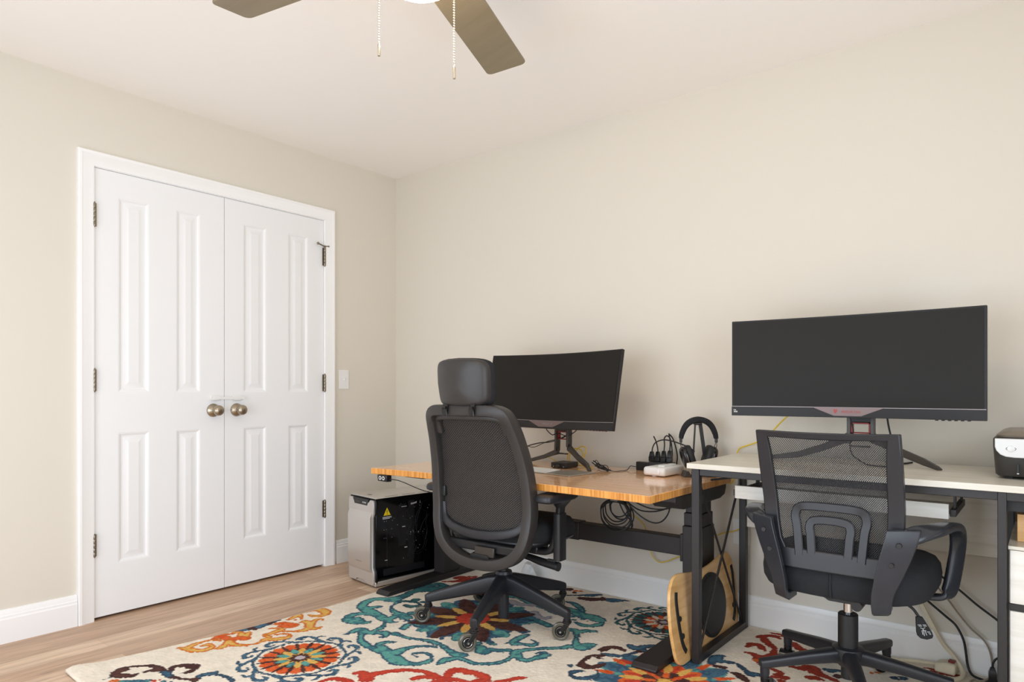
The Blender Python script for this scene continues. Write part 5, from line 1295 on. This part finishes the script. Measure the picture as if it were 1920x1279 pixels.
    petals(*c, 8, 28, 0.18, 0.285, 0.036, 'T', 0.006); petals(*c, 8, 5.5, 0.22, 0.29, 0.016, 'T', 0.004)
    for k in 'DTBNRQYOL':
        if k in data and k in 'DTL': strokes(data[k], k)
    petals(*c, 8, 50.5, 0.02, 0.292, 0.048, 'N', 0.0)
    disc(*c, 0.120, 'N')
    petals(*c, 8, 28, 0.066, 0.182, 0.021, 'Y', 0.0)
    disc(*c, 0.077, 'R', 0.0, 8, 0.006, 28); disc(*c, 0.012, 'W')
    def small(c, ring, inner, outer, spoke, p1, p2, R, off=0):
        scrolls(*c, 10, off, R, ring, 0.0095*R/0.228)
        s = R/0.228
        disc(*c, 0.147*s, outer, 0.0, 16, 0.005, off)
        petals(*c, 16, off+11, 0.088*s, 0.160*s, 0.0085*s, spoke)
        disc(*c, 0.098*s, inner, 0.0, 16, 0.004, off)
        petals(*c, 8, off, 0.03*s, 0.100*s, 0.016*s, p1); petals(*c, 8, off+22.5, 0.045*s, 0.098*s, 0.013*s, p2)
        disc(*c, 0.036*s, 'N', 0.0, 8, 0.010, off); disc(*c, 0.018*s, 'L')
    small((1.114, -1.472), 'B', 'N', 'O', 'N', 'Y', 'T', 0.228, 5)
    small((2.030, -0.225), 'D', 'N', 'D', 'N', 'W', 'O', 0.215, 14)
    small((2.62, -1.60), 'B', 'N', 'O', 'N', 'Y', 'T', 0.22, 12)
    small((3.12, -0.86), 'D', 'N', 'R', 'N', 'Y', 'B', 0.22, 3)
    # blue and orange flower by the desk legs
    c = (2.311, -0.790)
    disc(*c, 0.245, 'T', 0.0, 12, 0.022, 0)
    petals(*c, 12, 0, 0.10, 0.275, 0.040, 'B', 0.0); petals(*c, 12, 15, 0.17, 0.262, 0.014, 'O'); petals(*c, 12, 15, 0.12, 0.19, 0.016, 'T')
    disc(*c, 0.150, 'O', 0.0, 12, 0.014, 5)
    petals(*c, 12, 20, 0.06, 0.165, 0.017, 'Y'); petals(*c, 12, 5, 0.05, 0.15, 0.010, 'R')
    disc(*c, 0.082, 'N', 0.0, 8, 0.010, 0); petals(*c, 8, 22, 0.03, 0.085, 0.011, 'O'); disc(*c, 0.028, 'Y')
    # red medallion in front of the desks
    c = (1.935, -1.500)
    scrolls(*c, 8, 10, 0.345, 'R', 0.017, 0.007)
    disc(*c, 0.20, 'Q', 0.0, 8, 0.03, 0); petals(*c, 8, 22, 0.05, 0.24, 0.045, 'R', 0.005); petals(*c, 8, 0, 0.06, 0.18, 0.022, 'Y'); disc(*c, 0.07, 'B'); disc(*c, 0.02, 'W')
    for k in 'BNRQYO':
        if k in data: strokes(data[k], k)
    # mesh
    n = nx*ny
    co = np.empty((ny, nx, 3)); co[...,0] = PX; co[...,1] = Y
    edge = np.minimum(np.minimum((X-gx0), (gx1-X)), np.minimum(Y-gy0, gy1-Y))
    co[...,2] = 0.0095 + 0.0016*np.clip(edge/0.01, 0, 1) + 0.00035*fine - 0.0007*(edge < 0.001)
    # curled corner at the near left
    dc = np.hypot(PX-0.55, Y+2.06); co[...,2] += 0.012*np.clip(1-dc/0.14, 0, 1)**2
    me = bpy.data.meshes.new('rug')
    me.vertices.add(n + 2*(nx+ny)-4)
    per = [(j*nx) for j in range(ny)] + [((ny-1)*nx+i) for i in range(1, nx)] + [(j*nx+nx-1) for j in range(ny-2, -1, -1)] + [i for i in range(nx-2, 0, -1)]
    low = co.reshape(-1,3)[per].copy(); low[:,2] = np.maximum(0.0005, low[:,2]-0.0085)
    me.vertices.foreach_set('co', np.vstack([co.reshape(-1,3), low]).astype(np.float32).ravel())
    idx = np.arange(n).reshape(ny, nx)
    q = np.stack([idx[:-1,:-1], idx[:-1,1:], idx[1:,1:], idx[1:,:-1]], -1).reshape(-1,4)
    pe = np.array(per); lo = n + np.arange(len(per))
    side = np.stack([pe, np.roll(pe,-1), np.roll(lo,-1), lo], -1)
    F = np.vstack([q, side]).astype(np.int32); m = len(F)
    me.loops.add(m*4); me.loops.foreach_set('vertex_index', F.ravel())
    me.polygons.add(m); me.polygons.foreach_set('loop_start', np.arange(0, m*4, 4, dtype=np.int32)); me.polygons.foreach_set('loop_total', np.full(m, 4, dtype=np.int32))
    me.polygons.foreach_set('use_smooth', np.ones(m, dtype=bool))
    me.update(calc_edges=True)
    at = me.color_attributes.new('yarn', 'FLOAT_COLOR', 'POINT')
    c4 = np.ones((n+len(per), 4), dtype=np.float32); c4[:n,:3] = np.clip(img.reshape(-1,3), 0, 1); c4[n:,:3] = base*0.9
    at.data.foreach_set('color', c4.ravel())
    mt = bpy.data.materials.new('tufted_yarn'); mt.use_nodes = True; nt = mt.node_tree; b = nt.nodes['Principled BSDF']
    b.inputs['Roughness'].default_value = 0.95; b.inputs['Specular IOR Level'].default_value = 0.1
    a = nt.nodes.new('ShaderNodeVertexColor'); a.layer_name = 'yarn'
    nt.links.new(a.outputs['Color'], b.inputs['Base Color'])
    no = nt.nodes.new('ShaderNodeTexNoise'); no.inputs['Scale'].default_value = 320; tc = nt.nodes.new('ShaderNodeTexCoord')
    bp = nt.nodes.new('ShaderNodeBump'); bp.inputs['Strength'].default_value = 0.35; bp.inputs['Distance'].default_value = 0.003
    nt.links.new(tc.outputs['Object'], no.inputs['Vector']); nt.links.new(no.outputs['Fac'], bp.inputs['Height']); nt.links.new(bp.outputs['Normal'], b.inputs['Normal'])
    me.materials.append(mt)
    o = bpy.data.objects.new('rug', me); C.objects.link(o)
    tag(o, 'cream rug with teal, red and orange scroll medallions', 'rug')
make_rug()

# ------------------------------------------------------------------ light: daylight lamps in the two assumed windows, the fan's lamp
def area(name, loc, rot, sx, sy, power, col):
    l = bpy.data.lights.new(name, 'AREA'); l.shape = 'RECTANGLE'; l.size = sx; l.size_y = sy; l.energy = power; l.color = col
    o = bpy.data.objects.new(name, l); C.objects.link(o); o.location = loc; o.rotation_euler = rot
area('daylight_window_front', ((WF[0]+WF[1])/2, RY-0.03, (WF[2]+WF[3])/2), (RAD(90),0,0), WF[1]-WF[0]-0.02, WF[3]-WF[2]-0.02, P_FRONT, (0.80,0.90,1.0))
area('daylight_window_right', (RX+0.03, (WR[0]+WR[1])/2, (WR[2]+WR[3])/2), (RAD(90),0,RAD(90)), WR[1]-WR[0]-0.02, WR[3]-WR[2]-0.02, P_RIGHT, (0.80,0.90,1.0))
w = bpy.data.worlds.new('sky'); bpy.context.scene.world = w; w.use_nodes = True
w.node_tree.nodes['Background'].inputs['Color'].default_value = (0.75,0.85,1.0,1); w.node_tree.nodes['Background'].inputs['Strength'].default_value = 1.0

# ------------------------------------------------------------------ camera
cam = bpy.data.cameras.new('camera'); co = bpy.data.objects.new('camera', cam); C.objects.link(co)
cam.sensor_fit = 'HORIZONTAL'; cam.sensor_width = 36.0; cam.lens = 1265.6/1920*36
cam.shift_y = 94.5/1920; cam.clip_start = 0.05; cam.clip_end = 50
co.location = (3.3843, -2.9939, 1.0397); co.rotation_euler = (RAD(90), 0, 0.675954)
sc = bpy.context.scene; sc.camera = co
sc.view_settings.view_transform = 'Standard'; sc.view_settings.look = 'None'
sc.view_settings.exposure = 0.0; sc.view_settings.gamma = 1.0; sc.view_settings.use_curve_mapping = False
sc.cycles.max_bounces = 10; sc.cycles.diffuse_bounces = 6; sc.cycles.transparent_max_bounces = 12
sc.cycles.caustics_reflective = False; sc.cycles.caustics_refractive = False; sc.cycles.sample_clamp_indirect = 4.0
